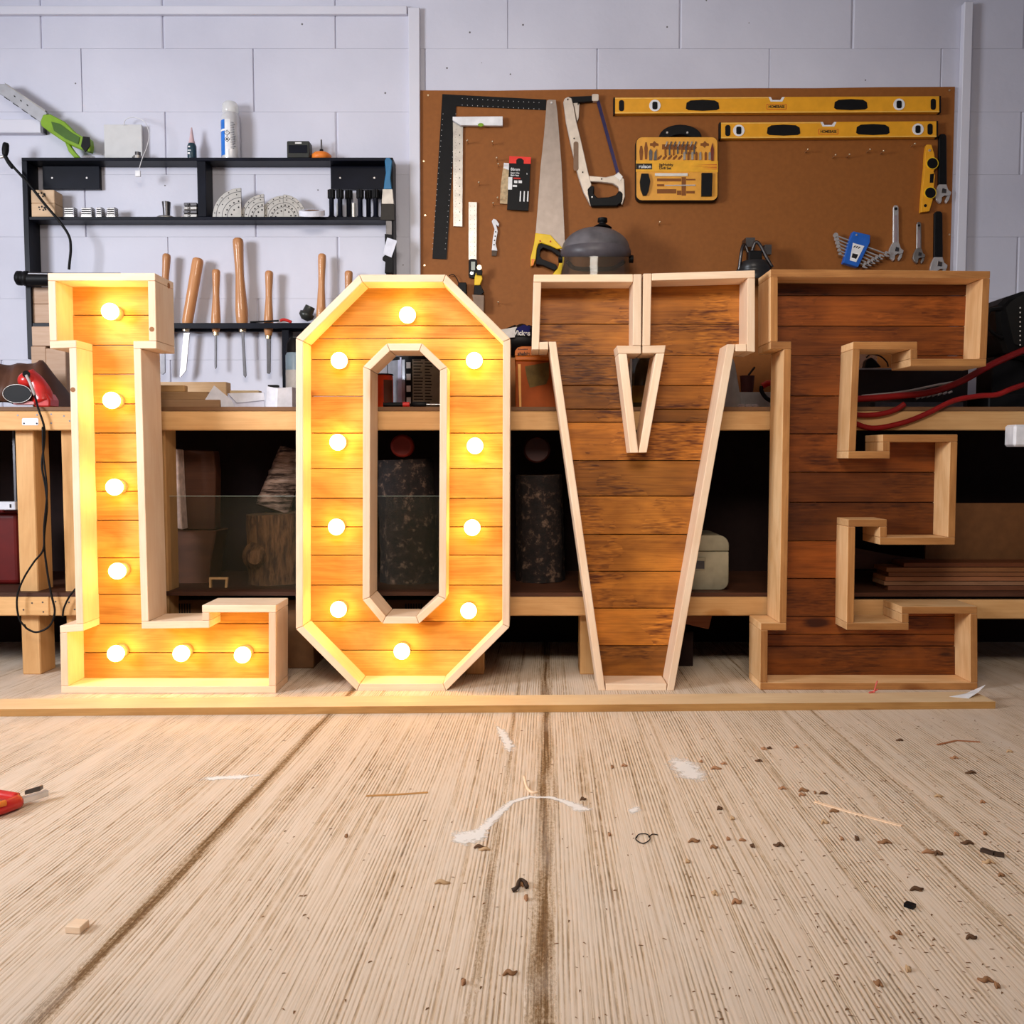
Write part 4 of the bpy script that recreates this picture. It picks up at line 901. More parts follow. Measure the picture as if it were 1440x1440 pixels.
for zz in (.066, .088):
    x = c.x-.003; y = c.y-r_-.0012; k = .0105
    obj('hazard_diamond', MB().prism([(x-k, c.z+zz), (x, c.z+zz+k), (x+k, c.z+zz), (x, c.z+zz-k)], y-.0006, y+.002), inkm, t)
    obj('hazard_field', MB().prism([(x-k*.8, c.z+zz), (x, c.z+zz+k*.8), (x+k*.8, c.z+zz), (x, c.z+zz-k*.8)], y-.0009, y+.001), whiteink, t)
    if zz > .08: text('!', .015, (x, y-.0016, c.z+zz), inkm, t)
    else: obj('hazard_flame', MB().prism([(x-.003, c.z+zz-.004), (x+.003, c.z+zz-.004), (x+.0035, c.z+zz), (x, c.z+zz+.005), (x-.0035, c.z+zz+.001)], y-.0013, y), inkm, t)
mb = MB()
for i in range(16): mb.box((c.x+.009, c.y-r_*.93-.001, c.z+.035+i*.006), (c.x+.022+random.uniform(-.004, .003), c.y-r_*.75, c.z+.0368+i*.006))
obj('small_print', mb, plain('grey_ink', (.2, .2, .22), .6), t)
bxs = thing('plug_adapter', 'flat black plastic box beside the orange disc on the top shelf', 'box', (sx(419), SY+.03, Z1))
bx('case', 403.5, 198, 435, 221, Yi, .045, plain('olive_black', (.03, .032, .028), .4), bxs, base=Z1+.0005, bev=.003)
bx('small_label', 415, 200, 424, 202, Yi-.001, .001, whiteink, bxs, bev=0); bx('front_panel', 406, 204, 432, 215, Yi-.0015, .0015, black, bxs, bev=0)
c = Vector((sx(450), SY+.038, Z1+.0005)); t = thing('sanding_disc', 'orange rubber sanding disc with a thin shaft on the top shelf', 'disc', c)
obj('disc', MB().lathe(c, c+Vector((0, 0, .026)), [(0, .031), (.15, .036), (.7, .036), (1, .027)], 26), orange, t)
obj('collar', MB().lathe(c+Vector((0, 0, .0262)), c+Vector((0, 0, .040)), [(0, .009), (1, .006)], 12), blackp, t)
obj('shaft', MB().cyl(c+Vector((0, 0, .0402)), c+Vector((0, 0, .075)), .003, n=8), dsteel, t)
t = bx('tile', 147, 175, 199, 221.5, SY+.052, .012, plain('tile_white', (.60, .60, .60), .4, var=.04), base=Z1+.0005); tag(t, 'square off-white tile leaning on the wall above the black shelf', 'tile')
c = Vector((sx(192), SY+.025, Z1+.0005)); t = thing('steel_bolt', 'small steel nut and washer standing on the top shelf before the tile', 'nut', c)
obj('washer', MB().cyl(c, c+Vector((0, 0, .012)), .016, n=18), steel, t); obj('nut', MB().cyl(c+Vector((0, 0, .0122)), c+Vector((0, 0, .026)), .011, n=6), dsteel, t); obj('side_screw', MB().cyl(c+Vector((-.020, 0, .006)), c+Vector((-.0165, 0, .006)), .005, n=8), dsteel, t)
t = thing('charging_cable', 'thin white charging cable looping over the tile and shelf edge', 'cable', P(190, 240, SY-.01))
obj('wire', MB().tube([P(174, 176, SY+.045), P(177, 168, SY+.045), P(188, 165, SY+.03), P(203, 171, SY+.01), P(209.5, 188, SY-.006), P(207, 205, SY-.010), P(200, 223, SY-.010), P(195, 240, SY-.010)], .0014), plain('cable_white', (.7, .7, .72), .5), t)
bx('plug', 190, 239.5, 197, 248, SY-.014, .007, white, t, bev=.001)
t = thing('glue_tube', 'crumpled clear bag and twist of wire beside the green tool', 'bag', (sx(120), SY+.03, Z1))
obj('bag', MB().ball((sx(120), SY+.035, Z1+.010), .012, 10, (2.2, 1.3, .8), -.7, 1), M_clear, t); obj('wire_tie', MB().tube([(sx(122), SY+.03, Z1+.022), (sx(132), SY+.02, Z1+.016), (sx(144), SY+.02, Z1+.018)], .0008), steel, t)
# green handled long tool
t = thing('hand_tool', 'long slotted metal rail gun with a lime green handle leaning on the shelf', 'tool', (sx(110), SY+.03, Z1))
Yg = SY+.012
def dirpoly(pts): return pxp(pts, Yg)
obj('metal_rail', MB().prism(dirpoly([(-6, 116), (7, 116), (64, 156), (57, 172), (0, 132), (-8, 128)]), Yg+.012, Yg+.026), plain('rail_grey', (.42, .42, .44), .35, .6), t, bev=.001)
obj('rail_lip', MB().prism(dirpoly([(6, 116), (8, 119), (63, 157), (64, 155)]), Yg, Yg+.012), steel, t)
mb = MB()
for i in range(4):
    x, y = 3+i*12.5, 133.5+i*8.8; mb.prism(dirpoly([(x, y), (x+8, y+5.4), (x+8.5, y+7), (x+.5, y+1.8)]), Yg+.0112, Yg+.0125)
for i in range(3):
    x, y = 17+i*9, 132+i*6.3; mb.prism(dirpoly([(x, y), (x+2, y+1.4), (x+2, y+3.2), (x, y+1.8)]), Yg+.0112, Yg+.0125)
obj('slots', mb, inkm, t)
obj('handle', MB().prism(dirpoly([(56, 170), (60, 160.5), (70, 160), (90, 170.5), (104, 185), (116, 192), (126, 194), (127, 203), (126, 213), (112, 209), (98, 203), (88, 198), (70, 186), (57, 176)]), Yg+.002, Yg+.032), lime, t, bev=.003)
obj('handle_shade', MB().prism(dirpoly([(72, 171), (84, 174), (100, 186), (112, 193), (110, 203), (92, 195), (76, 184)]), Yg-.001, Yg+.0018), plain('dark_green', (.05, .12, .01), .4), t)
obj('trigger', MB().prism(dirpoly([(90, 199), (96, 202), (103, 212), (111, 220.5), (103, 221), (95, 212)]), Yg+.006, Yg+.026), lime, t, bev=.002)
obj('grip_end', MB().prism(dirpoly([(117, 192), (126, 193), (127, 205), (120, 214), (114, 206)]), Yg-.002, Yg+.0018), blackp, t)
# wall socket trunking at the left edge
t = thing('wall_trunking', 'white cable trunking ending at the upper left of the wall', 'trunking', P(0, 178, WY-.01))
Yk = WY-.03
obj('trunk_box', MB().box((P(-300, 180, Yk).x, Yk, P(0, 186.5, Yk).z), (P(57, 180, Yk).x, WY-.0008, P(0, 167.5, Yk).z)), M_trim, t, bev=.002)
obj('end_clip', MB().box((P(57.3, 180, Yk).x, Yk+.003, P(0, 186, Yk).z), (P(60, 180, Yk).x, WY-.001, P(0, 178, Yk).z)), dsteel, t)
# black cable from the left
t = thing('air_hose', 'black cable with a swivel head hanging down the left of the shelf', 'cable', P(40, 300, SY-.02))
Yc = SY-.022
obj('hose', MB().tube([P(9, 222, Yc), P(20, 236, Yc), P(40, 258, Yc), P(62, 286, Yc), P(84, 312, Yc), P(97, 332, Yc), P(99.5, 350, Yc), P(97.5, 372, Yc), P(97, 379, Yc)], .0048), blackp, t)
obj('hose_end', MB().tube([P(7, 219, Yc), P(12, 228, Yc), P(18, 236, Yc)], .0072), blackp, t)
c = P(8, 210, Yc); obj('swivel_head', MB().lathe(P(8.5, 201, Yc), P(7, 218, Yc), [(0, .008), (.15, .011), (.6, .012), (1, .009)], 14), blackp, t)
obj('collar', MB().tube([P(-14, 216, Yc), P(-4, 221, Yc), P(6, 220, Yc)], .006), chrome, t)
# black roller bar before the shelf
t = thing('roller_bar', 'black bar with a knurled knob sticking out left of the letter L', 'bar', P(60, 400, SY-.05))
Yr = SY-.03
obj('bar', MB().cyl(P(40, 393, Yr), P(170, 393, Yr), .0235, n=18), blackp, t)
obj('bar_sleeve', MB().lathe(P(40.5, 385, Yr-.02), P(74, 385.5, Yr-.02), [(0, .006), (1, .006)], 12), dsteel, t)
obj('knob', MB().lathe(P(23, 391, Yr), P(42, 392, Yr), [(0, .018), (.006, .026), (.02, .026), (.026, .020), (.032, .027), (.045, .027), (.049, .02)] and [(0, .018), (.12, .026), (.4, .026), (.5, .020), (.62, .027), (.9, .027), (1, .02)], 18), blackp, t)
# paint brush hanging on the right upright
t = thing('paint_brush', 'blue handled paint brush hanging on the right end of the shelf', 'brush', P(545, 310, SY-.02))
Yb = SY-.016
obj('handle', MB().prism(pxp([(541, 226), (543, 221.5), (548, 221.5), (551.5, 226), (550, 240), (549, 250), (550.5, 262), (551, 266), (539.5, 266), (540.5, 255), (542.5, 243)], Yb), Yb, Yb+.012), plain('brush_blue', (.03, .16, .32), .4), t, bev=.002)
obj('ferrule', MB().prism(pxp([(538, 266), (552, 266), (554, 287), (536.5, 287)], Yb), Yb-.002, Yb+.013), steel, t, bev=.001)
obj('bristles', MB().prism(pxp([(536.5, 287), (554, 287), (554.5, 309.5), (535, 309)], Yb), Yb-.001, Yb+.012), plain('bristles', (.04, .035, .03), .8), t)
t = thing('bar_clamp', 'black clamp bar hanging below the paint brush', 'clamp', P(546, 390, SY-.01))
obj('clamp_bar', MB().prism(pxp([(543, 310), (551, 310), (550, 400), (543, 400)], SY-.006), SY-.008, SY-.002), dsteel, t)
obj('clamp_head', MB().prism(pxp([(541, 329), (552, 330), (551, 338), (546, 352), (553, 362), (552, 384), (541, 384), (542, 368), (538, 366), (538, 362), (542, 358)], SY-.02), SY-.022, SY-.0085), blackp, t, bev=.001)
t = tag(obj('paper_tag', MB().prism(pxp([(544.5, 334), (558.5, 338.5), (550.5, 362), (538.5, 357)], SY-.026), SY-.0262, SY-.0235), paper), 'white paper tag tied to the black clamp bar', 'tag')
# ------------------------------------------------------------------ turning chisels in the rack
CG = 'beech handled turning chisels hanging in the black rack'
def chisel(lb, top, bot, r, blade, prof=None, bm=dsteel, curve=0):
    Yc = SY+.033; a = P(*top, Yc); b = P(*bot, Yc); L = (b-a).length
    t = thing('turning_chisel', lb, 'chisel', b, CG)
    prof = prof or [(0, .55), (.015, .82), (.04, .9), (.08, .88), (.3, .74), (.42, .72), (.62, .9), (.8, 1.05), (.92, 1.0), (1, .72)]
    obj('handle', MB().lathe(a, b, [(q, r*k) for q, k in prof], 18), M_handle, t, R=Matrix(((b-a).normalized(), Vector((0, 1, 0)), (b-a).normalized().cross(Vector((0, 1, 0))))).transposed())
    d = (b-a).normalized(); obj('ferrule', MB().cyl(b+d*.0003, b+d*.012, r*.62, n=14), screwm, t)
    if blade: obj('blade', MB().prism(pxp(blade, Yc), Yc-.003, Yc+.003), bm, t, bev=.0005)
    return t
chisel('turning chisel just right of the letter L top, partly hidden', (234.5, 357), (229, 462), .0165, [(225.5, 462), (232, 462), (232.5, 524), (229, 527), (225, 525)])
chisel('turning chisel with a thick leaning handle and broad skew blade', (279, 363), (262, 461.5), .0205, [(258.5, 468), (267, 468), (262, 521), (254, 531), (253, 529)], [(0, .6), (.02, .92), (.05, 1), (.5, .97), (.9, .95), (1, .7)], bm=chrome)
chisel('turning chisel with a slim handle and short thin blade, third from the left', (304, 379), (303.5, 467), .0165, [(302, 471), (305, 471), (304.8, 516), (303.3, 519), (302, 516)])
chisel('tallest turning chisel with the longest handle', (334.5, 335), (341, 462), .0215, [(339.5, 465), (343, 465), (346.6, 528), (345, 531), (342.5, 528)])
chisel('turning chisel with a wide dark gouge blade beside the rack post', (378.5, 381), (377.5, 472), .0165, [(375, 476), (381, 476), (380.5, 523), (379, 526), (375.5, 525)])
chisel('turning chisel close to the upper left corner of the letter O', (453, 357), (451, 462), .0165, [(449, 465), (453, 465), (453, 520), (449, 520)])
chisel('turning chisel showing only its handle tip above the letter O', (490.5, 381), (489, 465), .0165, [(487, 468), (491, 468), (491, 510), (487, 510)])
t = thing('drill_chuck', 'black drill chuck resting on the rack rail beside the letter O', 'chuck', P(432, 455, SY))
Yq = SY+.03; obj('chuck_body', MB().lathe(P(436.5, 431, Yq), P(428, 450, Yq), [(0, .016), (.3, .019), (.7, .019), (.72, .025), (.9, .025), (1, .012)] if False else [(0, .018), (.45, .02), (.5, .027), (.75, .027), (1, .012)], 18), plain('chuck_grey', (.05, .055, .05), .35, .5), t)
t = thing('pliers', 'red and black handled pliers lying on the rack rail', 'pliers', P(400, 454, SY)); Yq = SY+.004
obj('red_grip', MB().tube([P(394, 451, Yq), P(400, 449.5, Yq), P(410, 453, Yq)], .0055), red, t); obj('black_grip', MB().tube([P(352, 453, Yq), P(375, 452, Yq), P(392, 451, Yq)], .0035), blackp, t)
# ------------------------------------------------------------------ things on the bench
B0 = ZT+.0005
BGr = 'pale wood offcuts stacked behind the letter L'
for i, (x0, y0, x1, y1, b_, Y_) in enumerate(((42, 404, 72, 426, None, SY+.012), (43, 427.5, 78, 453, Z3+.0005, SY+.012), (45, 459, 82, 486, None, 3.26), (44, 487, 64, 512, B0, 3.26), (65, 490, 92, 546, B0, 3.262))):
    if i == 0: b_ = P(0, 427.2, SY+.012).z
    if i == 2: b_ = P(0, 486.5, 3.26).z
    o = bx('wood_offcut', x0, y0, x1, y1, Y_, .045 if i < 2 else .10, wood('offcut_wood%d' % i, (.62, .44, .32), (.42, .25, .15), knot=.2, hvar=.05), base=b_, bev=.002)
    tag(o, ['pinkish wood block, topmost on the rack rail left of letter L', 'pinkish wood block resting directly on the rack rail left of letter L', 'pinkish wood block just under the rack rail left of letter L', 'pinkish wood block standing on the bench under another block, left of letter L', 'tall pale wood block standing on the bench closest to letter L'][i], 'wood block', BGr)
# brown leather-like cloth
t = thing('leather_apron', 'dark brown leather apron heaped at the left end of the bench', 'apron', (P(30, 575, 3.05).x, 3.05, B0))
mb = MB(); nx, ny = 26, 10; vs = []; fs = []
for j in range(ny):
    for i in range(nx):
        u = i/(nx-1); v = j/(ny-1); px = -60+u*160
        top = 508+3*math.sin(px*.08+v*2)+1.5*math.sin(px*.17+v*3); zt_ = P(px, top, 3.08).z
        h = (zt_-B0)*math.sin(math.pi*(.02+.96*v))**.6*(.5+.5*math.cos(max(0, (px-45)/55)*math.pi*.95) if px > 45 else 1)
        vs.append((P(px, 540, 3.08).x, 3.03+v*.2+.01*math.sin(px*.2), B0+max(.001, h+.004*math.sin(i*.9+j*1.1))))
for j in range(ny-1):
    for i in range(nx-1): fs.append((j*nx+i, j*nx+i+1, (j+1)*nx+i+1, (j+1)*nx+i))
o = obj('leather', mb.add(vs, fs, True), plain('brown_leather', (.075, .028, .014), .55, scale=8, var=.4, bump=.4), t); so = o.modifiers.new('solid', 'SOLIDIFY'); so.thickness = .002
# red polisher
t = thing('polisher', 'red electric polisher with a round black pad on the bench', 'power tool', P(45, 573, 2.93)); Yp = 2.925
obj('body', MB().tube([P(40, 530, Yp+.03), P(50, 537, Yp+.03), P(58, 552, Yp+.03), P(62, 568, Yp+.02)], lambda q: .030-.004*math.sin(q*6)), red, t)
obj('motor_head', MB().ball(P(39, 535, Yp+.02), .030, 16, (1, .9, .9)), red, t)
obj('rear_foot', MB().prism(pxp([(48, 572), (52, 555), (64, 552), (70, 562), (70, 572)], Yp), Yp, Yp+.06), red, t, bev=.004)
obj('cord_socket', MB().cyl(P(37, 526, Yp-.016), P(37, 527, Yp+.01), .011, n=16), blackp, t)
a = P(27, 554, Yp); obj('pad', MB().prism([(a.x+.044*math.cos(q*math.pi/14), a.z+.028*math.sin(q*math.pi/14)) for q in range(28)], Yp-.012, Yp+.012), blackp, t, bev=.002)
obj('pad_rim', MB().tube([(a.x+.045*math.cos(q*math.pi/14), Yp-.012, a.z+.0285*math.sin(q*math.pi/14)) for q in range(29)], .0014, sub=1), steel, t)
obj('pad_edge', MB().prism(pxp([(19, 564), (34, 563.5), (49, 565), (49, 569), (20, 569)], Yp), Yp-.005, Yp+.03), plain('pink_rubber', (.6, .25, .25), .5), t, bev=.001)
t = thing('extension_lead', 'black power cord hanging from the polisher in loops before the bench leg', 'cord', P(62, 760, BY-.02)); Yw = BY-.018
obj('cord_grip', MB().tube([P(37, 528, Yp-.02), P(43, 540, Yp-.03), P(49, 556, Yp-.03)], .0045), plain('grey_grip', (.4, .36, .35), .5), t)
obj('cord', MB().tube([P(49, 556, Yp-.03), P(54, 575, Yw), P(62, 600, Yw), P(62, 625, Yw), P(59, 655, Yw), P(64, 685, Yw), P(66, 715, Yw), P(62, 760, Yw), P(66, 800, Yw), P(72, 835, Yw), P(77, 860, Yw), P(70, 880, Yw), P(52, 889, Yw), P(38, 884, Yw), P(34, 878, Yw)], .0032), blackp, t)
obj('cord', MB().tube([P(60, 600, Yw-.007), P(61, 640, Yw-.007), P(66, 690, Yw-.007), P(62, 740, Yw-.007), P(61, 772, Yw-.007), P(48, 790, Yw-.007), P(34, 812, Yw-.007), P(25, 835, Yw-.007), P(24, 855, Yw-.007), P(28, 872, Yw-.007), P(36, 882, Yw-.007)], .003), blackp, t)
obj('cord_tail', MB().tube([P(106, 828, Yw), P(97, 840, Yw), P(90, 855, Yw), P(88, 868, Yw)], .003), blackp, t)
# sticks between L and O
SG = 'loose wood strips lying on the bench beside the letter L'
st = [((200, 562, 309, 571), .05, 2.92, .018), ((200, 551.5, 296, 561), .045, 2.96, .0), ((215, 543.5, 268, 551), .03, 3.00, 0), ((220, 537, 318, 552), .05, 3.12, 0), ((300, 549, 364, 553), .04, 3.16, 0)]
zz = B0
for i, (bb, dp, Yy, _) in enumerate(st):
    a = P(bb[0], bb[3], Yy); b = P(bb[2], bb[1], Yy)
    z0 = B0 if i in (0, 3, 4) else zprev
    o = obj('wood_strip', MB().box((a.x, Yy if i not in (1, 2) else 2.925+.01*i, z0+.0002), (b.x, (Yy if i not in (1, 2) else 2.925+.01*i)+dp, max(b.z, z0+.008))), wood('strip_wood%d' % i, *[((.50, .30, .16), (.22, .10, .04)), ((.55, .34, .17), (.28, .14, .06)), ((.58, .36, .16), (.36, .19, .07)), ((.68, .47, .28), (.46, .28, .14)), ((.68, .55, .35), (.5, .36, .2))][i]), bev=.002)
    zprev = max(b.z, z0+.008)
    tag(o, ['rough brown wood strip, lowest in the pile right of letter L', 'brown wood strip in the middle of the pile right of letter L', 'short tan wood strip on top of the pile right of letter L', 'long pale round-edged wood piece behind the strip pile', 'thin cream lath behind the white papers'][i], 'wood strip', SG)
o = obj('chisel_blade', MB().prism(pxp([(226, 537), (244, 543), (249, 545), (226, 544)], 3.07), 3.07, 3.075), steel); 
bpy.data.objects.remove(o)
# papers
t = thing('envelopes', 'white folded papers and envelope on the bench between letters L and O', 'papers', (P(330, 570, 2.95).x, 2.95, B0))
Ye = 2.93
obj('sheet', MB().prism(pxp([(282, 572), (301, 542), (325, 562), (330, 572)], Ye), Ye, Ye+.002), paper, t)
obj('envelope', MB().prism(pxp([(320, 572), (320, 553), (371, 552), (372, 572)], Ye+.01), Ye+.01, Ye+.014), plain('paper_envelope', (.66, .67, .80), .8), t)
obj('envelope_flap', MB().prism(pxp([(320.5, 553.3), (333, 566.5), (372, 562.5), (371, 552.2)], Ye+.008), Ye+.0086, Ye+.0098), paper, t)
obj('fold_crease', MB().tube([P(320.5, 553.5, Ye+.008), P(333, 566.8, Ye+.007), P(371, 563.2, Ye+.008)], .0006, sub=1), plain('crease_grey', (.3, .3, .4), .8), t)
t = thing('paper_cup', 'crumpled white paper box standing on the bench beside letter O', 'paper box', (P(393, 570, 2.95).x, 2.95, B0))
a = [P(x, y, 2.93) for x, y in ((375, 543), (393, 547), (410.5, 544), (411, 574), (392, 574), (374, 574))]
mb = MB(); k = Vector((0, .05, 0)); k2 = Vector((0, .0, 0))
mb.add([a[5], a[4]-Vector((0, .02, 0)), a[1]-Vector((0, .02, 0)), a[0], a[3], a[2], a[5]+k, a[0]+k, a[3]+k, a[2]+k], [(0, 1, 2, 3), (1, 4, 5, 2), (4, 8, 9, 5), (0, 3, 7, 6), (3, 2, 5, 9, 7), (6, 7, 9, 8)])
zmin = min(v.z for v in mb.v)
for v in mb.v: v.z = max(v.z, B0)
obj('cup_sides', mb, paper, t)
obj('dark_lid', MB().box((P(376, 543, 2.96).x, 2.965, P(0, 545, 2.96).z), (P(390, 543, 2.96).x, 2.985, P(0, 541, 2.96).z)), blackp, t)
o = bx('magnet', 356, 545.5, 363.5, 556, 3.2, .03, blackp, base=None, bev=.002); 
for v in o.data.vertices: pass
o.location.z = B0; tag(o, 'small black cube on the bench behind the papers', 'block')
c = P(414, 575, 3.15); c.z = B0
t = thing('aerosol', 'blue and white aerosol can half hidden behind letter O', 'can', c); H = P(0, 496, 3.15).z-B0
obj('can_body', MB().lathe(c, c+Vector((0, 0, H)), [(0, .025), (.02, .027), (.95, .027), (1, .022)], 20), plain('pale_blue', (.35, .50, .65), .35), t)
obj('label', MB().lathe(c+Vector((0, 0, H*.35)), c+Vector((0, 0, H*.7)), [(0, .0275), (1, .0275)], 20), white, t)
obj('cap', MB().lathe(c+Vector((0, 0, H+.0002)), c+Vector((0, 0, H+.05)), [(0, .025), (.6, .023), (1, .01)], 18), blackp, t)
# seen through the O
c = P(538, 572, 3.0); c.z = B0; H = P(0, 528, 3.0).z-B0
t = thing('paint_tin', 'small bright red tin with gold print seen through the letter O', 'tin', c)
obj('tin_body', MB().lathe(c, c+Vector((0, 0, H)), [(0, .033), (.03, .035), (.95, .035), (1, .033)], 22), plain('tin_red', (.80, .06, .01), .3, coat=.5), t)
cylpatch('tin_print', c, .0356, 285, 340, .02, H*.85, plain('brown_print', (.15, .05, .03), .5), t)
obj('rim', MB().lathe(c+Vector((0, 0, H)), c+Vector((0, 0, H+.004)), [(0, .036), (1, .035)], 22), blackp, t)
t = thing('drum_tin', 'tall silver and black drum tin with printed label columns, inside letter O', 'tin', (P(590, 570, 3.15).x, 3.15, B0)); YY = 3.04
c = Vector((P(590, 570, 3.15).x, 3.15, B0)); H = P(0, 492, 3.05).z-B0; rr = .105
obj('drum', MB().lathe(c, c+Vector((0, 0, H)), [(0, rr), (.9, rr), (.93, rr*.97), (1, rr*.97)], 36), plain('drum_silver', (.42, .44, .48), .3, .5), t)
cylpatch('drum_stripe', c, rr+.0008, 235, 243, .0, H*.88, plain('stripe_white', (.6, .62, .8), .4), t)
cylpatch('drum_panel', c, rr+.0009, 250, 264, .0, H*.88, blackp, t)
cylpatch('drum_label', c, rr+.0008, 264, 320, .0, H*.86, plain('label_tan', (.32, .27, .20), .5), t)
cylpatch('drum_band', c, rr+.0012, 215, 320, H*.84, H*.90, blackp, t)
mb = MB()
for col, (a0, a1) in enumerate(((266, 283), (286, 300))):
    for r0 in range(16):
        n = 4; e = a1-random.uniform(0, 5)
        for k in range(n):
            b0, b1 = (math.radians(a0+(e-a0)*(k+j)/n) for j in (0, 1)); z = .012+r0*.0098
            g = lambda b, r, zz: (c.x+r*math.cos(b), c.y+r*math.sin(b), c.z+zz)
            mb.add([g(b0, rr+.0012, z), g(b1, rr+.0012, z), g(b1, rr+.0012, z+.0036), g(b0, rr+.0012, z+.0036)], [(0, 1, 2, 3)])
obj('print_lines', mb, inkm, t)
mb = MB()
for i in range(4):
    z = .02+i*.038; x0, x1 = [c.x+rr*math.cos(math.radians(q)) for q in (253, 261)]; y = c.y+(rr+.0012)*math.sin(math.radians(257))
    mb.add([(x0, y-.002, c.z+z), (x1, y-.0045, c.z+z), (x1, y-.0045, c.z+z+.02), (x0, y-.002, c.z+z+.02)], [(0, 1, 2, 3)])
obj('pictograms', mb, whiteink, t)
t = thing('marker_pen', 'red and black marker pen lying on the bench inside letter O', 'pen', P(555, 571, 2.93)); Yy = 2.92
obj('pen_barrel', MB().cyl((P(534, 0, Yy).x, Yy, B0+.009), (P(562, 0, Yy).x, Yy, B0+.009), .0075, n=14), blackp, t); obj('pen_cap', MB().cyl((P(562.3, 0, Yy).x, Yy, B0+.009), (P(572, 0, Yy).x, Yy, B0+.009), .0085, n=14), red, t)
t = thing('screwdriver', 'black screwdriver lying on the bench at the right inside letter O', 'screwdriver', P(595, 571, 2.93))
obj('handle', MB().lathe((P(576, 0, Yy).x, Yy, B0+.0095), (P(596, 0, Yy).x, Yy, B0+.0095), [(0, .006), (.1, .009), (.9, .009), (1, .006)], 14), blackp, t); obj('shaft', MB().cyl((P(596.3, 0, Yy).x, Yy, B0+.0095), (P(622, 0, Yy).x, Yy, B0+.0095), .0028, n=8), chrome, t)
# bag and box between O and V
t = thing('cement_bag', 'black bag with white and blue print on the orange box, between letters O and V', 'bag', (P(732, 490, 3.05).x, 3.1, 0)); Yy = 3.0
zc = P(0, 498, Yy).z; WL[t.name].z = zc; t.location.z = zc
mb = MB(); vs = []; fs = []; nn = 20; mm = 10; cxw = P(734, 0, Yy).x; ztop = P(0, 454, Yy).z
for j in range(mm+1):
    for i in range(nn):
        a = 2*math.pi*i/nn; q = j/mm; s_ = math.sin(math.pi*(.12+.86*q))**.45
        vs.append((cxw+math.copysign(abs(math.cos(a))**.8, math.cos(a))*.088*s_*(1+.04*math.sin(5*a+q*7)), Yy+.07+math.copysign(abs(math.sin(a))**.8, math.sin(a))*.06*s_, zc+(ztop-zc)*q+.004*math.sin(a*3)*(.3+q)*(q > .05)))
for j in range(mm):
    for i in range(nn): fs.append((j*nn+i, j*nn+(i+1) % nn, (j+1)*nn+(i+1) % nn, (j+1)*nn+i))
mb.add(vs, fs, True); mb.add(vs[-nn:], [tuple(range(nn))]); mb.add(vs[:nn][::-1], [tuple(range(nn))])
obj('bag_body', mb, plain('black_film', (.005, .004, .005), .45, spec=.15), t)
Yl = Yy+.0025
obj('print_white', MB().prism(pxp([(702, 464), (727, 459.5), (724, 466), (724, 474), (706, 476)], Yl), Yl, Yl+.008), whiteink, t)
obj('print_blue', MB().prism(pxp([(727, 461), (736, 456.5), (746, 459), (744, 470), (735, 470.5), (726, 468)], Yl), Yl, Yl+.008), plain('print_navy', (.008, .008, .12), .5, spec=.1), t)
c = P(732, 468.5, Yl-.002); text('Wickes', .0215, c, whiteink, t, bold=.0007, roll=.03, sx=.95)
t = thing('storage_box', 'orange-brown plastic storage box between letters O and V', 'box', (P(765, 570, 2.96).x, 3.0, B0)); Yy = 2.935
ob = plain('burnt_orange', (.60, .15, .015), .4); ob2 = plain('burnt_orange_dark', (.34, .065, .006), .5, spec=.15)
zt1, zt2 = P(0, 500.5, Yy).z, P(0, 507, Yy).z
obj('box_body', MB().box((P(724.5, 0, Yy).x, Yy+.006, B0), (P(830, 0, Yy).x, 3.17, zt2)), ob2, t, bev=.003)
obj('box_rim', MB().box((P(723.5, 0, Yy).x, Yy, zt2+.0003), (P(832, 0, Yy).x, 3.175, zt1)), ob, t, bev=.003)
obj('lid_panel', MB().prism(pxp([(724, 500), (724.5, 493), (728, 488.5), (734, 487), (832, 487), (832, 500)], Yy), Yy+.001, Yy+.006), ob, t, bev=.001)
c = P(736.5, 497.5, Yy); text('shable', .0155, c, inkm, t, bold=.0004); 
mb = MB()
for i in range(7): a = P(728.5+i*2, 492, Yy); mb.box((a.x, Yy+.0004, a.z), (a.x+.003, Yy+.0012, a.z+random.uniform(.002, .0045)))
obj('small_print', mb, inkm, t)
obj('box_strip', MB().prism(pxp([(728.3, 512), (732.2, 512), (733.2, 573), (730.4, 573)], Yy), Yy+.001, Yy+.0055), plain('strip_orange', (.85, .42, .10), .4), t)
obj('sticker', MB().prism(pxp([(738, 515), (772, 509), (772, 530), (768, 540), (745, 545), (741, 532)], Yy), Yy+.0048, Yy+.0058), plain('olive_sticker', (.14, .085, .02), .7, scale=40, var=.3), t)
# inside the V opening
c = P(903, 560, 3.05); c.z = B0; t = thing('glass_jug', 'glass jug with amber liquid seen through the opening of letter V', 'jug', c)
H = P(0, 500, 3.05).z-B0
obj('jug_glass', MB().lathe(c, c+Vector((0, 0, H)), [(0, .045), (.05, .055), (.5, .06), (.8, .05), (1, .035)], 24), plain('brown_glass', (.05, .035, .015), .1, coat=.5), t)
obj('liquid_band', MB().lathe(c+Vector((0, 0, .02)), c+Vector((0, 0, H*.42)), [(0, .0585), (.5, .061), (1, .0615)], 24), plain('amber_liquid', (.28, .14, .02), .25), t)
o = obj('steel_ruler', MB().box((P(889.5, 0, 2.95).x, 2.95, B0), (P(892.5, 0, 2.95).x, 2.956, P(0, 480, 2.95).z)), alu); tag(o, 'thin upright metal rule behind the opening of letter V', 'rule')
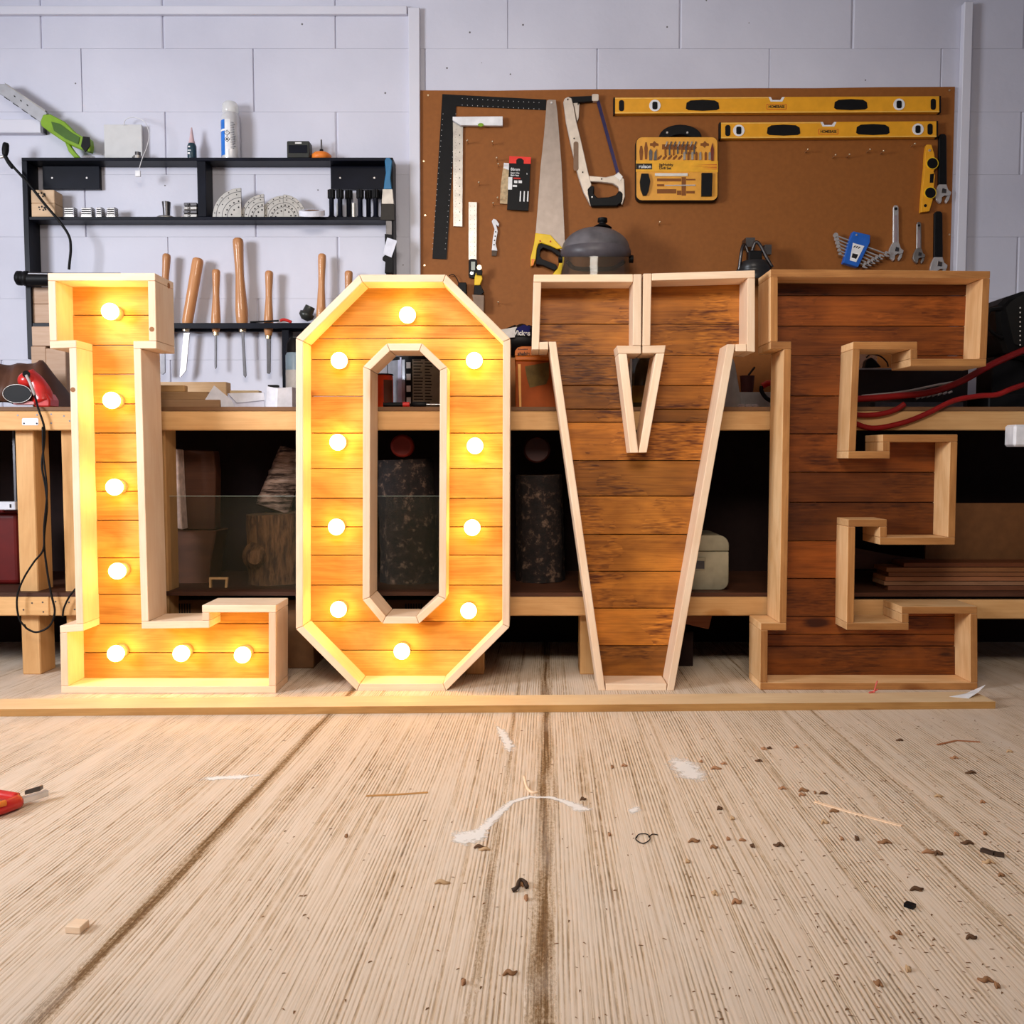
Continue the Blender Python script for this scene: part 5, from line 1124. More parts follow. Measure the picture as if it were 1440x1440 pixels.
# between V and E
t = thing('cone_lamp', 'pale grey plastic cone standing on the bench right of letter V', 'cone', (P(1030, 560, 3.2).x, 3.2, B0)); c = Vector((P(1028, 560, 3.2).x, 3.2, B0))
obj('cone', MB().lathe(c, c+Vector((0, 0, P(0, 505, 3.2).z-B0)), [(0, .038), (.1, .037), (.9, .012), (1, .006)], 20), plain('pale_grey', (.5, .45, .40), .6), t)
t = thing('pen_pot', 'dark red-brown cup holding one pen, between letters V and E', 'cup', P(1050, 560, 3.3)); c = P(1050.5, 553, 3.32); zz = c.z
bxx = bx('small_board', 1020, 551.5, 1088, 573, 3.22, .20, plain('grey_board', (.45, .42, .40), .6), base=B0); tag(bxx, 'pale grey equipment case lying on the bench between letters V and E', 'case')
c.z = P(0, 551.5, 3.22).z+.0005; WL[t.name] = c.copy(); t.location = c
obj('pot', MB().lathe(c, c+Vector((0, 0, .064)), [(0, .020), (.1, .021), (1, .026)], 18), plain('maroon_pot', (.06, .012, .01), .5), t)
obj('pen', MB().cyl(c+Vector((.004, 0, .066)), c+Vector((.026, 0, .095)), .0035, n=8), blackp, t)
for i, x in enumerate((1046, 1056, 1065)):
    c = P(x, 566, 3.1); o = obj('cork_reel', MB().lathe((c.x, 3.12, B0+.012), (c.x, 3.15, B0+.012), [(0, .008), (.1, .0115), (.9, .0115), (1, .009)], 16).cyl((c.x, 3.118, B0+.012), (c.x, 3.1205, B0+.012), .003, n=8), plain('pink_grey', (.45, .36, .34), .5))
    tag(o, ['small round pinkish reel nearest letter V on the bench', 'small round pinkish reel in the middle of three on the bench', 'small round pinkish reel nearest letter E on the bench'][i], 'reel', 'three small reels on the bench')
t = thing('red_handle_clamp', 'red and black curved handle peeking out left of letter E', 'clamp', P(1075, 560, 3.05)); Yy = 3.05
obj('red_grip', MB().tube([P(1092, 538, Yy), P(1080, 539, Yy), P(1072, 543, Yy)], .010), red, t); obj('black_arm', MB().tube([P(1071, 543, Yy), P(1071, 550, Yy), P(1078, 560, Yy), P(1090, 566, Yy)], .007), blackp, t)
# inside the E notches / right of E
t = thing('clutter_tray', 'clear plastic box of black oddments seen through the upper notch of letter E', 'box', (P(1228, 520, 3.2).x, 3.25, 0)); Yy = 3.12
cab = bx('dark_cabinet', 1205, 519.5, 1362, 560, 3.0, .30, plain('dark_case', (.022, .012, .011), .4), base=B0, bev=.002); tag(cab, 'low dark equipment case on the bench behind letter E', 'case')
ztc = P(0, 519.5, 3.0).z; WL[t.name].z = ztc; t.location.z = ztc
obj('tray', MB().box((P(1200, 0, Yy).x, Yy-.1, ztc+.0005), (P(1252, 0, Yy).x, Yy+.05, ztc+.006)), white, t)
obj('tray_back', MB().box((P(1200, 0, Yy).x, Yy+.045, ztc+.0062), (P(1252, 0, Yy).x, Yy+.05, ztc+.09)), M_clear, t)
obj('black_plug', MB().prism(pxp([(1216, 517), (1219, 506), (1226, 502), (1231, 506), (1240, 516)], 3.03), 3.03, 3.06), blackp, t, bev=.003)
obj('cord', MB().tube([P(1218, 503, 3.03), P(1225, 498, 3.03), P(1238, 501, 3.03), P(1247, 509, 3.03), P(1249, 516, 3.03)], .0025), blackp, t)
Yy = 2.97
t = thing('drill_bit_tray', 'clear tray of silver drill bits behind the red hoses', 'tray', P(1310, 565, Yy))
obj('tray_lid', MB().add([P(1240, 556, Yy), P(1360, 522, Yy), P(1360, 548, Yy), P(1300, 558, Yy)], [(0, 1, 2, 3)]), M_clear, t)
mb = MB()
for i in range(7):
    a = P(1288+i*7.5, 561-i*1.3, Yy-.01); mb.cyl(a, a+Vector((.013, .0, .006)), .0042, n=8)
obj('bits', mb, chrome, t); obj('tray_edge', MB().tube([P(1212, 557, Yy), P(1270, 551, Yy), P(1320, 541, Yy), P(1358, 535, Yy)], .004), alu, t)
obj('tray_base', MB().box((P(1240, 0, Yy).x, Yy-.02, B0), (P(1366, 0, Yy).x, Yy+.02, P(0, 566, Yy).z)), dsteel, t)
bpy.data.objects.remove(bpy.data.objects['tray_lid'])
def hose(lb, pts, r): 
    return tag(obj('air_line', MB().tube([P(x, y, Y_) for x, y, Y_ in pts], r, n=10), darkred), lb, 'hose', 'dark red air hoses at the right')
Yh = BY-.009
hose('upper dark red air hose rising to the right edge behind letter E', [(1190, 562, 2.90), (1225, 560, 2.90), (1262, 557, 2.90), (1310, 551, 2.90), (1350, 537, 2.90), (1390, 515, 2.90), (1420, 501, 2.92), (1470, 480, 2.95)], .0105)
hose('lower dark red air hose sagging across the bench front beam', [(1190, 590, Yh), (1225, 602, Yh), (1268, 595, Yh), (1305, 581, Yh), (1340, 564, Yh), (1375, 557, Yh), (1402, 555, Yh), (1425, 546, Yh), (1475, 530, 2.9)], .0083)
hose('short dark red hose end lying low behind the stem of letter E', [(1180, 579, Yh), (1212, 584, Yh), (1240, 582, Yh), (1260, 576, Yh), (1272, 568, Yh)], .0083)
# compressor-like machine
t = thing('mitre_saw', 'black ribbed power saw at the right end of the bench', 'power tool', P(1425, 575, 3.1)); Yy = 3.0
obj('housing', MB().prism(pxp([(1404, 470), (1402, 440), (1405, 428), (1415, 418), (1440, 409), (1480, 410), (1500, 440), (1500, 500), (1460, 512), (1415, 500)], Yy), Yy, Yy+.16), blackp, t, bev=.012)
obj('motor_cap', MB().cyl(P(1450, 450, Yy-.03), P(1450, 450, Yy), .085, n=24), blackp, t)
for i in range(6): obj('cooling_rib', MB().box(P(1399, 444+i*5.2, Yy+.02), P(1406, 446.8+i*5.2, Yy+.12)), blackp, t)
obj('front_handle', MB().tube([P(1410, 434, Yy), P(1398, 435, Yy), P(1391, 438, Yy), P(1388, 452, Yy), P(1394, 466, Yy), P(1410, 476, Yy)], .006), blackp, t)
obj('base_column', MB().box((P(1418, 0, Yy).x, Yy+.03, B0), (P(1490, 0, Yy).x, Yy+.14, P(0, 500, Yy).z)), blackp, t, bev=.004)
obj('turntable', MB().box((P(1396, 0, Yy).x, Yy-.05, B0), (P(1520, 0, Yy).x, Yy+.2, B0+.045)), blackp, t, bev=.004)
obj('fence', MB().box((P(1385, 0, Yy).x, Yy+.1, P(0, 494, Yy+.1).z), (P(1416, 0, Yy).x, Yy+.112, P(0, 483, Yy+.1).z)), alu, t)
mk = MB()
for i in range(11): mk.box(P(1434, 432+i*6.5, Yy-.032), P(1435.2, 434+i*6.5, Yy-.0305))
obj('scale_dots', mk, whiteink, t)
o = bx('white_switch', 1426, 597, 1452, 628, 2.80, .06, plain('white_switch', (.80, .80, .84), .35), bev=.006)
tag(o, 'white plastic socket box fixed to the front of the bench at the right edge', 'socket box')
# ------------------------------------------------------------------ under the bench
S0 = zs+.0005
def log(lb, p0, p1, r0, r1, m, rough=.006, seed=1, name='log', endm=None, grp='logs stored on the lower shelf'):
    random.seed(seed); p0 = Vector(p0); p1 = Vector(p1); d = (p1-p0).normalized(); a = d.cross(Vector((0, 1, 0)));
    if a.length < .1: a = d.cross(Vector((0, 0, 1)))
    a.normalize(); b = d.cross(a); n = 22; m_ = 16; vs = []; fs = []
    off = [random.uniform(-1, 1)*rough for _ in range(n)]
    for j in range(m_+1):
        q = j/m_
        for i in range(n):
            t_ = 2*math.pi*i/n; r = r0+(r1-r0)*q+off[i]+random.uniform(-1, 1)*rough*.5
            vs.append(p0+(p1-p0)*q+(a*math.cos(t_)+b*math.sin(t_))*r)
    for j in range(m_):
        for i in range(n): fs.append((j*n+i, j*n+(i+1) % n, (j+1)*n+(i+1) % n, (j+1)*n+i))
    t = thing(name, lb, 'log', p0, grp)
    obj('bark', MB().add(vs, fs, True), m, t)
    e = MB().add([v+d*.0005 for v in vs[-n:]], [tuple(range(n))]).add([v-d*.0005 for v in vs[:n]][::-1], [tuple(range(n))]); obj('cut_face', e, endm or M_log, t)
    return t
def barkmat(name, c1, c2, c3, sc=(6, 6, 22)):
    m, nt, b = newmat(name); tc = N(nt, 'ShaderNodeTexCoord'); mp = N(nt, 'ShaderNodeMapping'); mp.inputs['Scale'].default_value = sc; L_(nt, tc.outputs['Object'], mp.inputs[0])
    n1 = N(nt, 'ShaderNodeTexNoise'); n1.inputs['Scale'].default_value = 2.5; n1.inputs['Detail'].default_value = 7; n1.inputs['Roughness'].default_value = .7; L_(nt, mp.outputs[0], n1.inputs['Vector'])
    r = ramp(nt, [(.40, c1), (.54, c2), (.68, c3)]); L_(nt, n1.outputs['Fac'], r.inputs[0]); L_(nt, r.outputs[0], b.inputs['Base Color']); b.inputs['Roughness'].default_value = .8
    bp = N(nt, 'ShaderNodeBump'); bp.inputs['Strength'].default_value = .8; bp.inputs['Distance'].default_value = .01; L_(nt, n1.outputs['Fac'], bp.inputs['Height']); L_(nt, bp.outputs[0], b.inputs['Normal']); return m
birch = barkmat('birch_bark', (.03, .015, .012), (.42, .29, .24), (.60, .48, .43), (3, 3, 26))
bark = barkmat('rough_bark', (.005, .002, .0015), (.016, .007, .005), (.20, .12, .08), (14, 14, 14))
split = barkmat('split_wood', (.05, .018, .008), (.17, .075, .03), (.26, .13, .06), (30, 6, 6))
def at(px, Y, z): return Vector((P(px, 640, Y).x, Y, z))
zl = P(0, 744, 3.1).z
log('leaning birch log with white bark in the bay between letters L and O', at(381, 3.16, P(0, 722, 3.16).z+.014), at(412, 3.20, P(0, 634, 3.2).z), .056, .048, birch, seed=3)
lg = log('thick brown split log with a knot beneath the leaning birch log', at(392, 3.12, S0+.001), at(388, 3.12, P(0, 720, 3.12).z-.004), .105, .098, split, rough=.005, seed=5)
kn = MB().lathe(P(362, 782, 3.04), P(358, 784, 2.985), [(0, .05), (.4, .036), (.8, .03), (1, .022)], 16)
obj('branch_stub', kn, split, lg)
log('tall grey-brown log with rough speckled bark seen through letter O', at(577, 3.14, S0+.001), at(571, 3.14, P(0, 646, 3.14).z), .100, .092, bark, rough=.005, seed=8)
log('rough bark log standing on the lower shelf just left of letter V', at(760, 3.16, S0+.001), at(758, 3.16, P(0, 668, 3.16).z), .085, .08, bark, rough=.006, seed=9)
cR = at(565, 3.02, P(0, 627, 3.02).z)
t = thing('round_tin', 'round dull red tin lid lying on the log seen through letter O', 'tin', cR)
obj('lid_disc', MB().lathe(cR, cR+Vector((0, .06, 0)), [(0, .030), (.05, .037), (.9, .037), (1, .035)], 24), plain('dull_red', (.20, .015, .01), .5), t)
obj('lid_ring', MB().lathe(cR-Vector((0, .001, 0)), cR+Vector((0, .002, 0)), [(0, .028), (1, .028)], 24), plain('dull_red_dark', (.15, .012, .008), .5), t)
for x in (755,):
    c = at(x, 3.02, P(0, 632, 3.02).z); t = thing('round_tin', 'very dark round tin end on top of the rough log left of letter V', 'tin', c)
    obj('lid_disc', MB().lathe(c, c+Vector((0, .06, 0)), [(0, .038), (.05, .044), (.9, .044), (1, .04)], 24), plain('dark_maroon', (.03, .004, .003), .5), t)
# split white-edged log section at left of the bay
t = thing('split_log', 'split log slab with a pale bark edge in the bay right of letter L', 'log', at(265, 3.1, S0))
obj('slab_edge', MB().prism(pxp([(241, 631), (250, 632), (252, 680), (256, 745), (249, 743), (232, 739), (239, 700), (237, 660)], 3.04), 3.04, 3.095), plain('pale_bark_edge', (.66, .50, .44), .7, scale=40, var=.3), t, bev=.003)
obj('slab_face', MB().prism(pxp([(250.5, 633), (300, 634), (303, 660), (302, 745), (256.5, 745), (252.5, 680)], 3.10), 3.10, 3.16), M_shelfdark, t, bev=.003)
obj('slab_foot', MB().prism(pxp([(232, 746), (304, 746), (296, 790), (292, 832), (236, 832)], 3.09), 3.09, 3.22), M_shelfdark, t, bev=.004)
o = thing('picture_frame', 'little square wooden frame leaning under the bench near the split log', 'frame', at(307, 2.98, S0)); Yf = 2.98
mb = [[(294, 812), (320, 812), (320, 815), (294, 815)], [(294, 815), (297, 815), (297, 833), (294, 833)], [(317, 815), (320, 815), (318.5, 833), (315.5, 833)], [(297, 830.5), (316, 830.5), (316, 833), (297, 833)]]
for q in mb: obj('frame_bar', MB().prism(pxp(q, Yf), Yf, Yf+.01), M_beam, o)
# leaning sheet of glass
zg0, zg1 = S0+.0005, P(0, 698, 2.93).z
gx0, gx1 = P(214, 700, 2.93).x, P(640, 700, 2.93).x
g = thing('glass_sheet', 'large sheet of clear glass standing on the lower shelf behind letters L and O', 'glass', ((gx0+gx1)/2, 2.94, zg0))
obj('pane', MB().box((gx0, 2.930, zg0), (gx1, 2.936, zg1)), M_glass, g)
obj('pane_edge', MB().box((gx0, 2.930, zg1+.0002), (gx1, 2.936, zg1+.0016)), plain('glass_edge', (.35, .42, .38), .2), g)
# cardboard boxes on the floor behind the missing rail
for i, (a, b) in enumerate(((222, 330), (334, 440), (532, 640))):
    zt_ = P(0, 843.5, 2.99).z; t = thing('cardboard_box', ['brown cardboard box with dark print under the shelf behind letter L', 'plain brown cardboard box on the floor between letters L and O', 'brown cardboard box with printed bars seen low through letter O'][i], 'box', at((a+b)/2, 3.05, 0.0), 'cardboard boxes under the lower shelf')
    obj('box_body', MB().box((P(a, 850, 2.99).x, 2.99, .0005), (P(b, 850, 2.99).x, 3.25, zt_)), card, t, bev=.002)
    if i != 1:
        mb = MB(); x0 = P(a+(22 if i == 0 else 38), 850, 2.99).x
        for k in range(7): mb.box((x0+k*.0085, 2.9893, zt_-.075), (x0+k*.0085+.0042, 2.9905, zt_-.012))
        obj('printed_bars', mb, inkm, t)
# left bay: red can and metal rail
t = thing('jerrycan', 'dull red fuel can in the dark bay at the far left under the bench', 'can', at(-5, 3.1, S0))
obj('can_body', MB().box((P(-50, 700, 3.05).x, 3.05, S0), (P(24, 700, 3.05).x, 3.22, P(0, 722, 3.05).z)), plain('can_red', (.11, .004, .003), .5), t, bev=.015, seg=3)
obj('can_handle', MB().tube([P(-30, 722, 3.12), P(-28, 712, 3.12), P(0, 712, 3.12), P(4, 722, 3.12)], .008), plain('can_red', (.11, .004, .003), .5), t)
o = thing('metal_bracket', 'white slotted metal rail hanging under the bench at the far left', 'rail', P(0, 712, 3.0))
obj('rail', MB().box(P(-120, 717, 2.99), P(28.5, 705, 3.02)), plain('rail_white', (.62, .64, .72), .4), o, bev=.002); obj('slot', MB().box(P(13.5, 714, 2.9893), P(16, 709, 2.9905)), inkm, o)
obj('rail_hanger', MB().box((P(-80, 700, 3.0).x, 3.0, P(0, 705, 3.0).z), (P(-76, 700, 3.0).x, 3.01, zb1-.002)).box((P(20, 700, 3.0).x, 3.0, P(0, 705, 3.0).z), (P(23, 700, 3.0).x, 3.01, zb1-.002)), dsteel, o)
# metal cash box
t = thing('metal_tin_box', 'old grey metal tin box with rounded corners and clasp, right of letter V', 'tin box', at(990, 2.95, S0)); Ym = 2.92
tinm = plain('worn_tin', (.40, .37, .27), .45, .5, scale=9, var=.35)
zz0, zz1, zz2 = S0, P(0, 775.5, Ym).z, P(0, 752.5, Ym).z
x0, x1 = P(948, 0, Ym).x, P(1035.5, 0, Ym).x; r = .03
def cornered(x0, z0, x1, z1, rb, rt):
    out = []
    for cx, cz, a0, r in ((x1-rb, z0+rb, -90, rb), (x1-rt, z1-rt, 0, rt), (x0+rt, z1-rt, 90, rt), (x0+rb, z0+rb, 180, rb)):
        if r <= .001: out.append((cx, cz)); continue
        for k in range(7): a = math.radians(a0+90*k/6); out.append((cx+r*math.cos(a), cz+r*math.sin(a)))
    return out
obj('tin_body', MB().prism(cornered(x0, zz0, x1, zz1, .028, .0005), Ym, Ym+.20), tinm, t, bev=.002)
obj('tin_lid', MB().prism(cornered(x0, zz1+.001, x1, zz2, .0005, .034), Ym-.001, Ym+.20), tinm, t, bev=.002)
obj('clasp', MB().prism(pxp([(974, 784), (992, 784), (992, 786.5), (991, 801), (974, 801)], Ym), Ym-.006, Ym-.001), tinm, t, bev=.001)
obj('clasp_slot', MB().prism(pxp([(975, 788.5), (990, 788.5), (990, 799.5), (975, 799.5)], Ym), Ym-.0075, Ym-.0062), dsteel, t)
# wood pieces low behind V
R = Matrix.Rotation(math.radians(13), 3, 'Y')
o = obj('wood_offcut', MB().box((P(905, 0, 3.0).x, 3.0, .153), (P(1012, 0, 3.0).x, 3.12, .213), R), wood('red_offcut', (.35, .12, .045), (.16, .045, .018)), bev=.003)
lo = min((R @ Vector((x, 0, z))).z for x in (-.5, .5) for z in (-.5, .5))
tag(o, 'reddish wood offcut tilted in the dark bay right of letter V', 'wood block')
o2 = obj('crate', MB().box((P(900, 0, 3.02).x, 3.02, .0005), (P(985, 0, 3.02).x, 3.2, .115)), M_benchshade, bev=.002); tag(o2, 'dark wooden crate on the floor under the tilted reddish offcut', 'crate')
# panels and planks on the right
o = obj('hardboard_sheet', MB().box((P(1302, 750, 3.05).x, 3.05, S0), (P(1640, 750, 3.05).x, 3.062, P(0, 707.5, 3.05).z)), plain('dark_hardboard', (.20, .085, .03), .7)); tag(o, 'brown hardboard sheet standing on the lower shelf at the right', 'panel')
zz = S0
for i in range(6):
    hgt = .0135 if i else .014; o = obj('plank', MB().box((P(1240+[8, 3, 4, 9, 5, 30][i], 830, 2.92).x, 2.915+.004*(i % 2), zz), (1.75, 3.02, zz+hgt)), wood('stack_plank%d' % i, *[((.22, .08, .035), (.10, .03, .012)), ((.34, .17, .09), (.2, .09, .04)), ((.36, .14, .06), (.18, .06, .02)), ((.30, .12, .045), (.15, .05, .02)), ((.34, .14, .05), (.17, .06, .02)), ((.2, .06, .02), (.1, .03, .01))][i], hvar=.05), bev=.001)
    zz += hgt+.0012
    tag(o, ['stacked red-brown plank at the very bottom of the pile behind letter E', 'stacked pinkish plank second from the bottom behind letter E', 'stacked red-brown plank third from the bottom behind letter E', 'stacked brown plank fourth from the bottom behind letter E', 'stacked orange-brown plank just under the top one behind letter E', 'darkest stacked plank on top of the pile behind letter E'][i], 'plank', 'planks stacked flat on the lower shelf')
o = obj('leaning_board', MB().prism(pxp([(1190, 770), (1204, 771), (1262, 782), (1335, 790), (1335, 800), (1190, 800)], 3.03), 3.03, 3.045), M_shelfdark); tag(o, 'dark board with a sloping top edge behind the middle arm of letter E', 'board')
o = obj('cloth', MB().ball(P(1352, 722, 3.0), .03, 16, (1.5, .5, .7), -1, 1), plain('pinkish_cloth', (.35, .2, .15), .9)); bpy.data.objects.remove(o)
# ------------------------------------------------------------------ floor things
t = thing('wire_strippers', 'red handled wire strippers lying on the floor at the left edge', 'pliers', F(20, 1125))
def Ft(px, py, z): return F(px, py, z)
obj('upper_handle', MB().tube([Ft(-45, 1118, .02), Ft(-20, 1116, .024), Ft(0, 1118, .024), Ft(24, 1122, .02)], .0105), red, t)
obj('lower_handle', MB().tube([Ft(-45, 1150, .012), Ft(-20, 1142, .014), Ft(5, 1135, .015), Ft(25, 1127, .014)], lambda q: .0115+.003*q), red, t)
obj('grip_inlay', MB().tube([Ft(-40, 1140, .022), Ft(-15, 1135, .026), Ft(8, 1129, .026)], .006), orange, t)
a, b = Ft(30, 1126, .014), Ft(67, 1116, .012); d = (b-a).normalized(); n = Vector((-d.y, d.x, 0))
obj('lower_jaw', MB().slab([((a+n*k)[0], (a+n*k)[1]) for k in (-.007,)]+[((b+n*-.005).x, (b+n*-.005).y), ((b+n*.006).x, (b+n*.006).y), ((a+n*.006).x, (a+n*.006).y)], .008, .020), chrome, t, bev=.001)
a2, b2 = Ft(36, 1116, .012), Ft(59, 1109.5, .012)
obj('upper_jaw', MB().slab([(a2.x, a2.y-.004), (b2.x, b2.y-.006), (b2.x, b2.y+.006), (a2.x, a2.y+.002)], .010, .019), dsteel, t, bev=.001)
a = F(91, 1313); mb = MB().slab([(q.x, q.y) for q in (F(91, 1313), F(113, 1314.5), F(126, 1303), F(107, 1301))], .0003, .011)
tag(obj('wood_chunk', mb, M_pine, bev=.001), 'small square wood chunk alone on the floor at the lower left', 'wood chip')
def sliver(lb, pts, wd, m=M_pine, h=.002, nm='wood_splinter', grp=None):
    P3 = [F(*p) for p in pts]; mb = MB(); 
    for a, b in zip(P3, P3[1:]):
        d = (b-a); d.z = 0; d.normalize(); n = Vector((-d.y, d.x, 0))*wd/2
        mb.slab([((a-n).x, (a-n).y), ((b-n).x, (b-n).y), ((b+n).x, (b+n).y), ((a+n).x, (a+n).y)], .0003, h)
    return tag(obj(nm, mb, m), lb, 'splinter', grp)
tanw = plain('splinter_tan', (.50, .26, .09), .7)
sliver('brown wood splinter left of the white powder arc on the floor', [(515, 1120), (560, 1118), (602, 1115)], .006, tanw)
sliver('long thin pale wood splinter on the floor at the right', [(1146, 1128), (1200, 1144), (1268, 1162)], .008, M_pine)
sliver('reddish sliver on the floor at the far right', [(1318, 1048), (1345, 1042), (1378, 1044)], .006, plain('sliver_red', (.40, .16, .07), .7))
sliver('dark curved shaving beyond the long splinter at the right edge', [(1380, 1197), (1398, 1203), (1412, 1205)], .010, plain('shaving_dark', (.05, .03, .02), .7), h=.006)
sliver('black plastic bit on the floor in the lower right', [(1273, 1273.5), (1286, 1278)], .012, blackp, h=.006)
tag(obj('wood_chip', MB().tube([F(737, 1100)+Vector((0, 0, .012)), F(741, 1110)+Vector((0, 0, .004)), F(748, 1115.5)+Vector((0, 0, .002)), F(756, 1115)+Vector((0, 0, .002))], .003), M_pine), 'cream curl of wood at the top of the white powder arc', 'shaving')
tag(obj('wire_offcut', MB().tube([F(895, 1178, .001), F(899, 1173, .002), F(910, 1173, .002), F(914, 1180, .002), F(904, 1186, .002), F(894, 1180, .002), F(897, 1174, .002)], .0009).tube([F(912, 1177, .0015), F(918, 1173, .0015), F(925, 1174, .0015)], .0009), blackp), 'thin black loop of wire on the floor right of centre', 'wire')
tag(obj('wood_shaving', MB().tube([F(720, 1252, .003), F(727, 1248, .006), F(731, 1238, .005), F(738, 1240, .005), F(741, 1247, .004)], .0035, n=6), plain('shaving_dark', (.05, .03, .02), .7)), 'dark curled shaving on the rough centre track of the floor', 'shaving')
# pink ribbon + white paper on the plank
t = thing('wire_offcut', 'pinkish scrap of plastic standing on the pine plank before letter E', 'scrap', P(1230, 975, 2.56))
b0_ = F(1229, 975, .0206); obj('stalk', MB().tube([b0_+Vector((0, 0, .002)), b0_+Vector((.004, 0, .02)), b0_+Vector((.009, 0, .036))], .0022, n=6), plain('pink_scrap', (.65, .12, .10), .5), t); obj('leaf', MB().tube([b0_+Vector((-.014, 0, .0022)), b0_+Vector((0, .004, .004)), b0_+Vector((.012, .002, .012))], .0025, n=6), plain('pink_scrap', (.65, .12, .10), .5), t)
q = [F(1345, 979, .021), F(1365, 981, .021), F(1378, 970, .04), F(1385, 963, .052)]
mb = MB().add([F(1335, 979.5, .0212), F(1362, 982, .0212), F(1376, 973, .034), F(1386, 963, .052), F(1372, 969, .036), F(1358, 975, .024)], [(0, 1, 2, 5), (2, 3, 4, 5)])
o = tag(obj('paper_scrap', mb, white), 'white paper scrap curling up at the right end of the pine plank', 'paper'); so = o.modifiers.new('s', 'SOLIDIFY'); so.thickness = .0006
# small shavings
random.seed(21)
cols = [plain('shav%d' % i, c, .8) for i, c in enumerate(((.30, .15, .07), (.12, .06, .03), (.55, .36, .2), (.40, .2, .1)))]
def shaving(px, py, s, m):
    c = F(px, py); a = random.uniform(0, math.pi); dx, dy = math.cos(a)*s, math.sin(a)*s*.6
    k = random.uniform(.3, .9)
    mb = MB().tube([c+Vector((-dx, -dy, .0012)), c+Vector((-dx*.3, dy*.5*k, .003+s*.2*k)), c+Vector((dx*.4, -dy*.4, .002)), c+Vector((dx, dy, .0015))], lambda q: .0014+.0022*math.sin(math.pi*q)*(s/.012), n=5, sub=3)
    return obj('wood_shaving', mb, m)
big = [(986, 1072), (1018, 1075), (1067, 1071), (1007, 1082), (1082, 1053), (1074, 1054), (1120, 1052), (1130, 1113), (1146, 1116), (1128, 1119), (1158, 1117), (1173, 1142), (1012, 1138), (1030, 1152), (1024, 1181), (1044, 1183), (1058, 1191), (976, 1184), (967, 1213), (1004, 1193), (1184, 1181), (1205, 1181), (1244, 1186), (1265, 1042), (1342, 1067), (1320, 1121), (1382, 1129), (1365, 1088), (1420, 1058), (1306, 1200), (1360, 1187), (1345, 1175), (1385, 1173), (1005, 1258), (1036, 1270), (1289, 1252), (1264, 1314), (1256, 1320), (1277, 1365), (1366, 1320), (1235, 1385), (1386, 1380), (1402, 1388), (1320, 1202), (1408, 1232), (1390, 1214), (487, 1177), (681, 1196), (675, 1193), (622, 1243), (732, 1246), (740, 1265), (652, 1383), (717, 1370), (820, 1125), (857, 1175), (878, 1078), (861, 1080), (1095, 1190), (1160, 1158), (1100, 1110)]
for i, (x, y) in enumerate(big):
    tag(shaving(x, y, random.uniform(.006, .013), random.choice(cols)), 'small curled wood shaving scattered on the concrete floor', 'shaving', 'wood shavings scattered over the floor')
mb = MB()
for i in range(900):
    x = 960+480*random.random()**.8 if random.random() < .8 else random.uniform(350, 960); y = 1010+430*random.random()**1.3
    c = F(x, y); s = random.uniform(.0007, .0022); a = random.uniform(0, 3.1); u = Vector((math.cos(a), math.sin(a), 0))*s*1.8; v = Vector((-math.sin(a), math.cos(a), 0))*s*.7
    mb.add([c-u-v+Vector((0, 0, .0004)), c+u-v+Vector((0, 0, .0004)), c+u+v+Vector((0, 0, .0006)), c+Vector((0, 0, s*.9))-u*.3], [(0, 1, 3), (1, 2, 3), (2, 0, 3), (0, 2, 1)])
tag(obj('sawdust', mb, plain('sawdust', (.26, .14, .07), .9)), 'fine brown sawdust crumbs strewn over the right side of the floor', 'sawdust', kind='stuff')
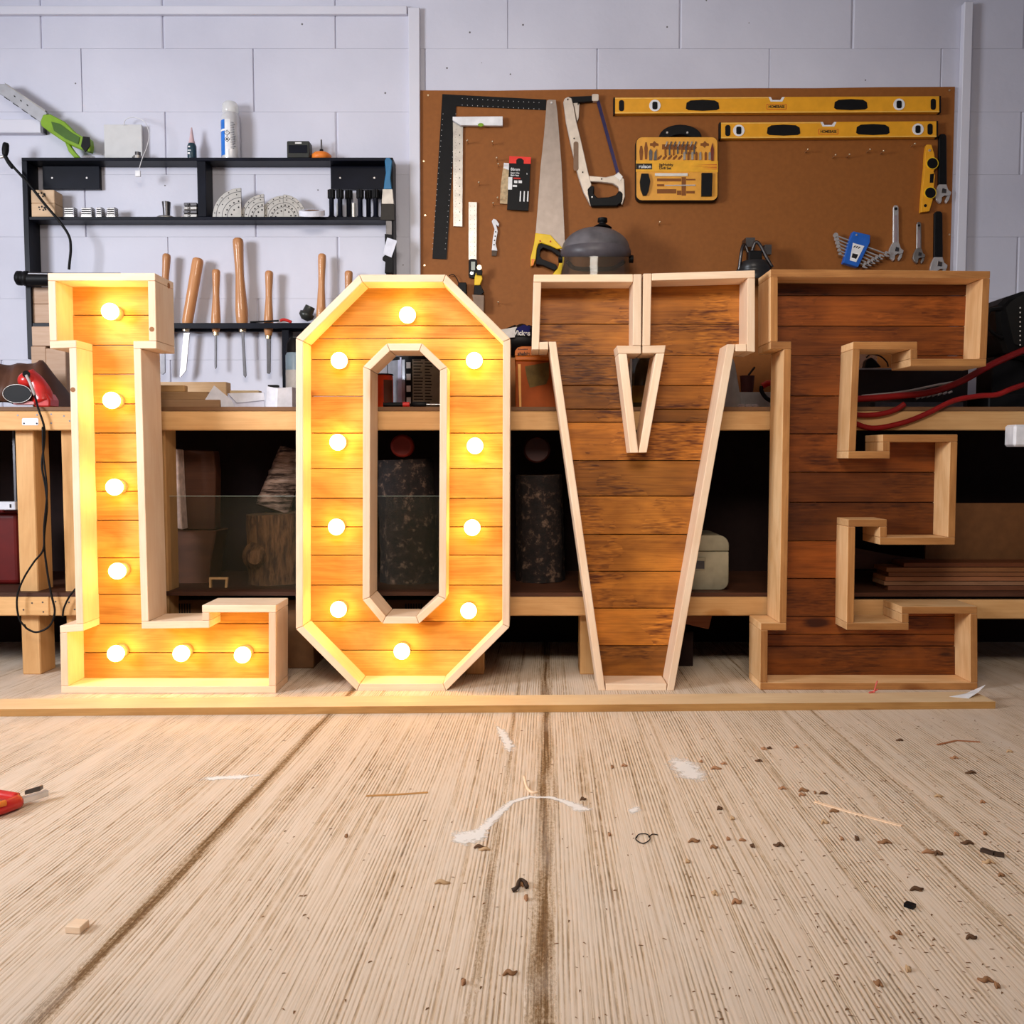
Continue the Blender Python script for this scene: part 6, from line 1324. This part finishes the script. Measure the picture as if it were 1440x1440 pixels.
# white powder smears
def smearmat():
    m, nt, b = newmat('white_powder'); ge = N(nt, 'ShaderNodeNewGeometry'); n1 = N(nt, 'ShaderNodeTexNoise'); n1.inputs['Scale'].default_value = 60; n1.inputs['Detail'].default_value = 6; n1.inputs['Roughness'].default_value = .75; L_(nt, ge.outputs['Position'], n1.inputs['Vector'])
    at_ = N(nt, 'ShaderNodeAttribute'); at_.attribute_name = 'edge'
    r = N(nt, 'ShaderNodeMapRange'); r.inputs['From Min'].default_value = .36; r.inputs['From Max'].default_value = .60; L_(nt, mathn(nt, 'ADD', n1.outputs['Fac'], mathn(nt, 'MULTIPLY', mathn(nt, 'SUBTRACT', at_.outputs['Fac'], .5), .55)), r.inputs['Value'])
    L_(nt, mathn(nt, 'MULTIPLY', r.outputs[0], .9), b.inputs['Alpha']); b.inputs['Base Color'].default_value = (.90, .88, .86, 1); b.inputs['Roughness'].default_value = .9; return m
M_sm = smearmat()
def smear(lb, pts):     # (px, py, half width in metres)
    nseg = []; P3 = [(F(x, y), w_) for x, y, w_ in pts]; vs = []; ed = []; fs = []
    for i, (p, w_) in enumerate(P3):
        d = P3[min(i+1, len(P3)-1)][0]-P3[max(i-1, 0)][0]; d.normalize(); n = Vector((-d.y, d.x, 0))
        e = 0 if i in (0, len(P3)-1) else 1
        for k in (-1, -.5, 0, .5, 1): vs.append(p+n*w_*k+Vector((0, 0, .0009))); ed.append((1-abs(k))*e)
    for i in range(len(P3)-1):
        for k in range(4): fs.append((i*5+k, i*5+k+1, (i+1)*5+k+1, (i+1)*5+k))
    o = obj('powder_smear', MB().add(vs, fs), M_sm); a = o.data.attributes.new('edge', 'FLOAT', 'POINT')
    for i, v in enumerate(ed): a.data[i].value = v
    return tag(o, lb, 'smear', kind='stuff')
smear('white powder arc smeared across the middle of the floor', [(630, 1182, .02), (645, 1180, .045), (665, 1176, .045), (680, 1166, .018), (700, 1145, .014), (720, 1128, .012), (745, 1121, .011), (775, 1122, .010), (800, 1130, .016), (818, 1138, .030), (832, 1142, .02)])
smear('faint white streak on the floor left of centre near the plank', [(272, 1097, .01), (300, 1095, .02), (340, 1093, .02), (375, 1090, .01)])
smear('faint white streak on the floor behind the powder arc', [(695, 1015, .01), (706, 1030, .018), (716, 1050, .02), (714, 1064, .01)])
smear('pale powder patch on the floor right of the powder arc', [(880, 1138, .02), (892, 1140, .03), (905, 1142, .02)])
smear('pale powder streak on the floor before letter V', [(945, 1060, .02), (960, 1075, .05), (972, 1090, .05), (985, 1105, .03)])
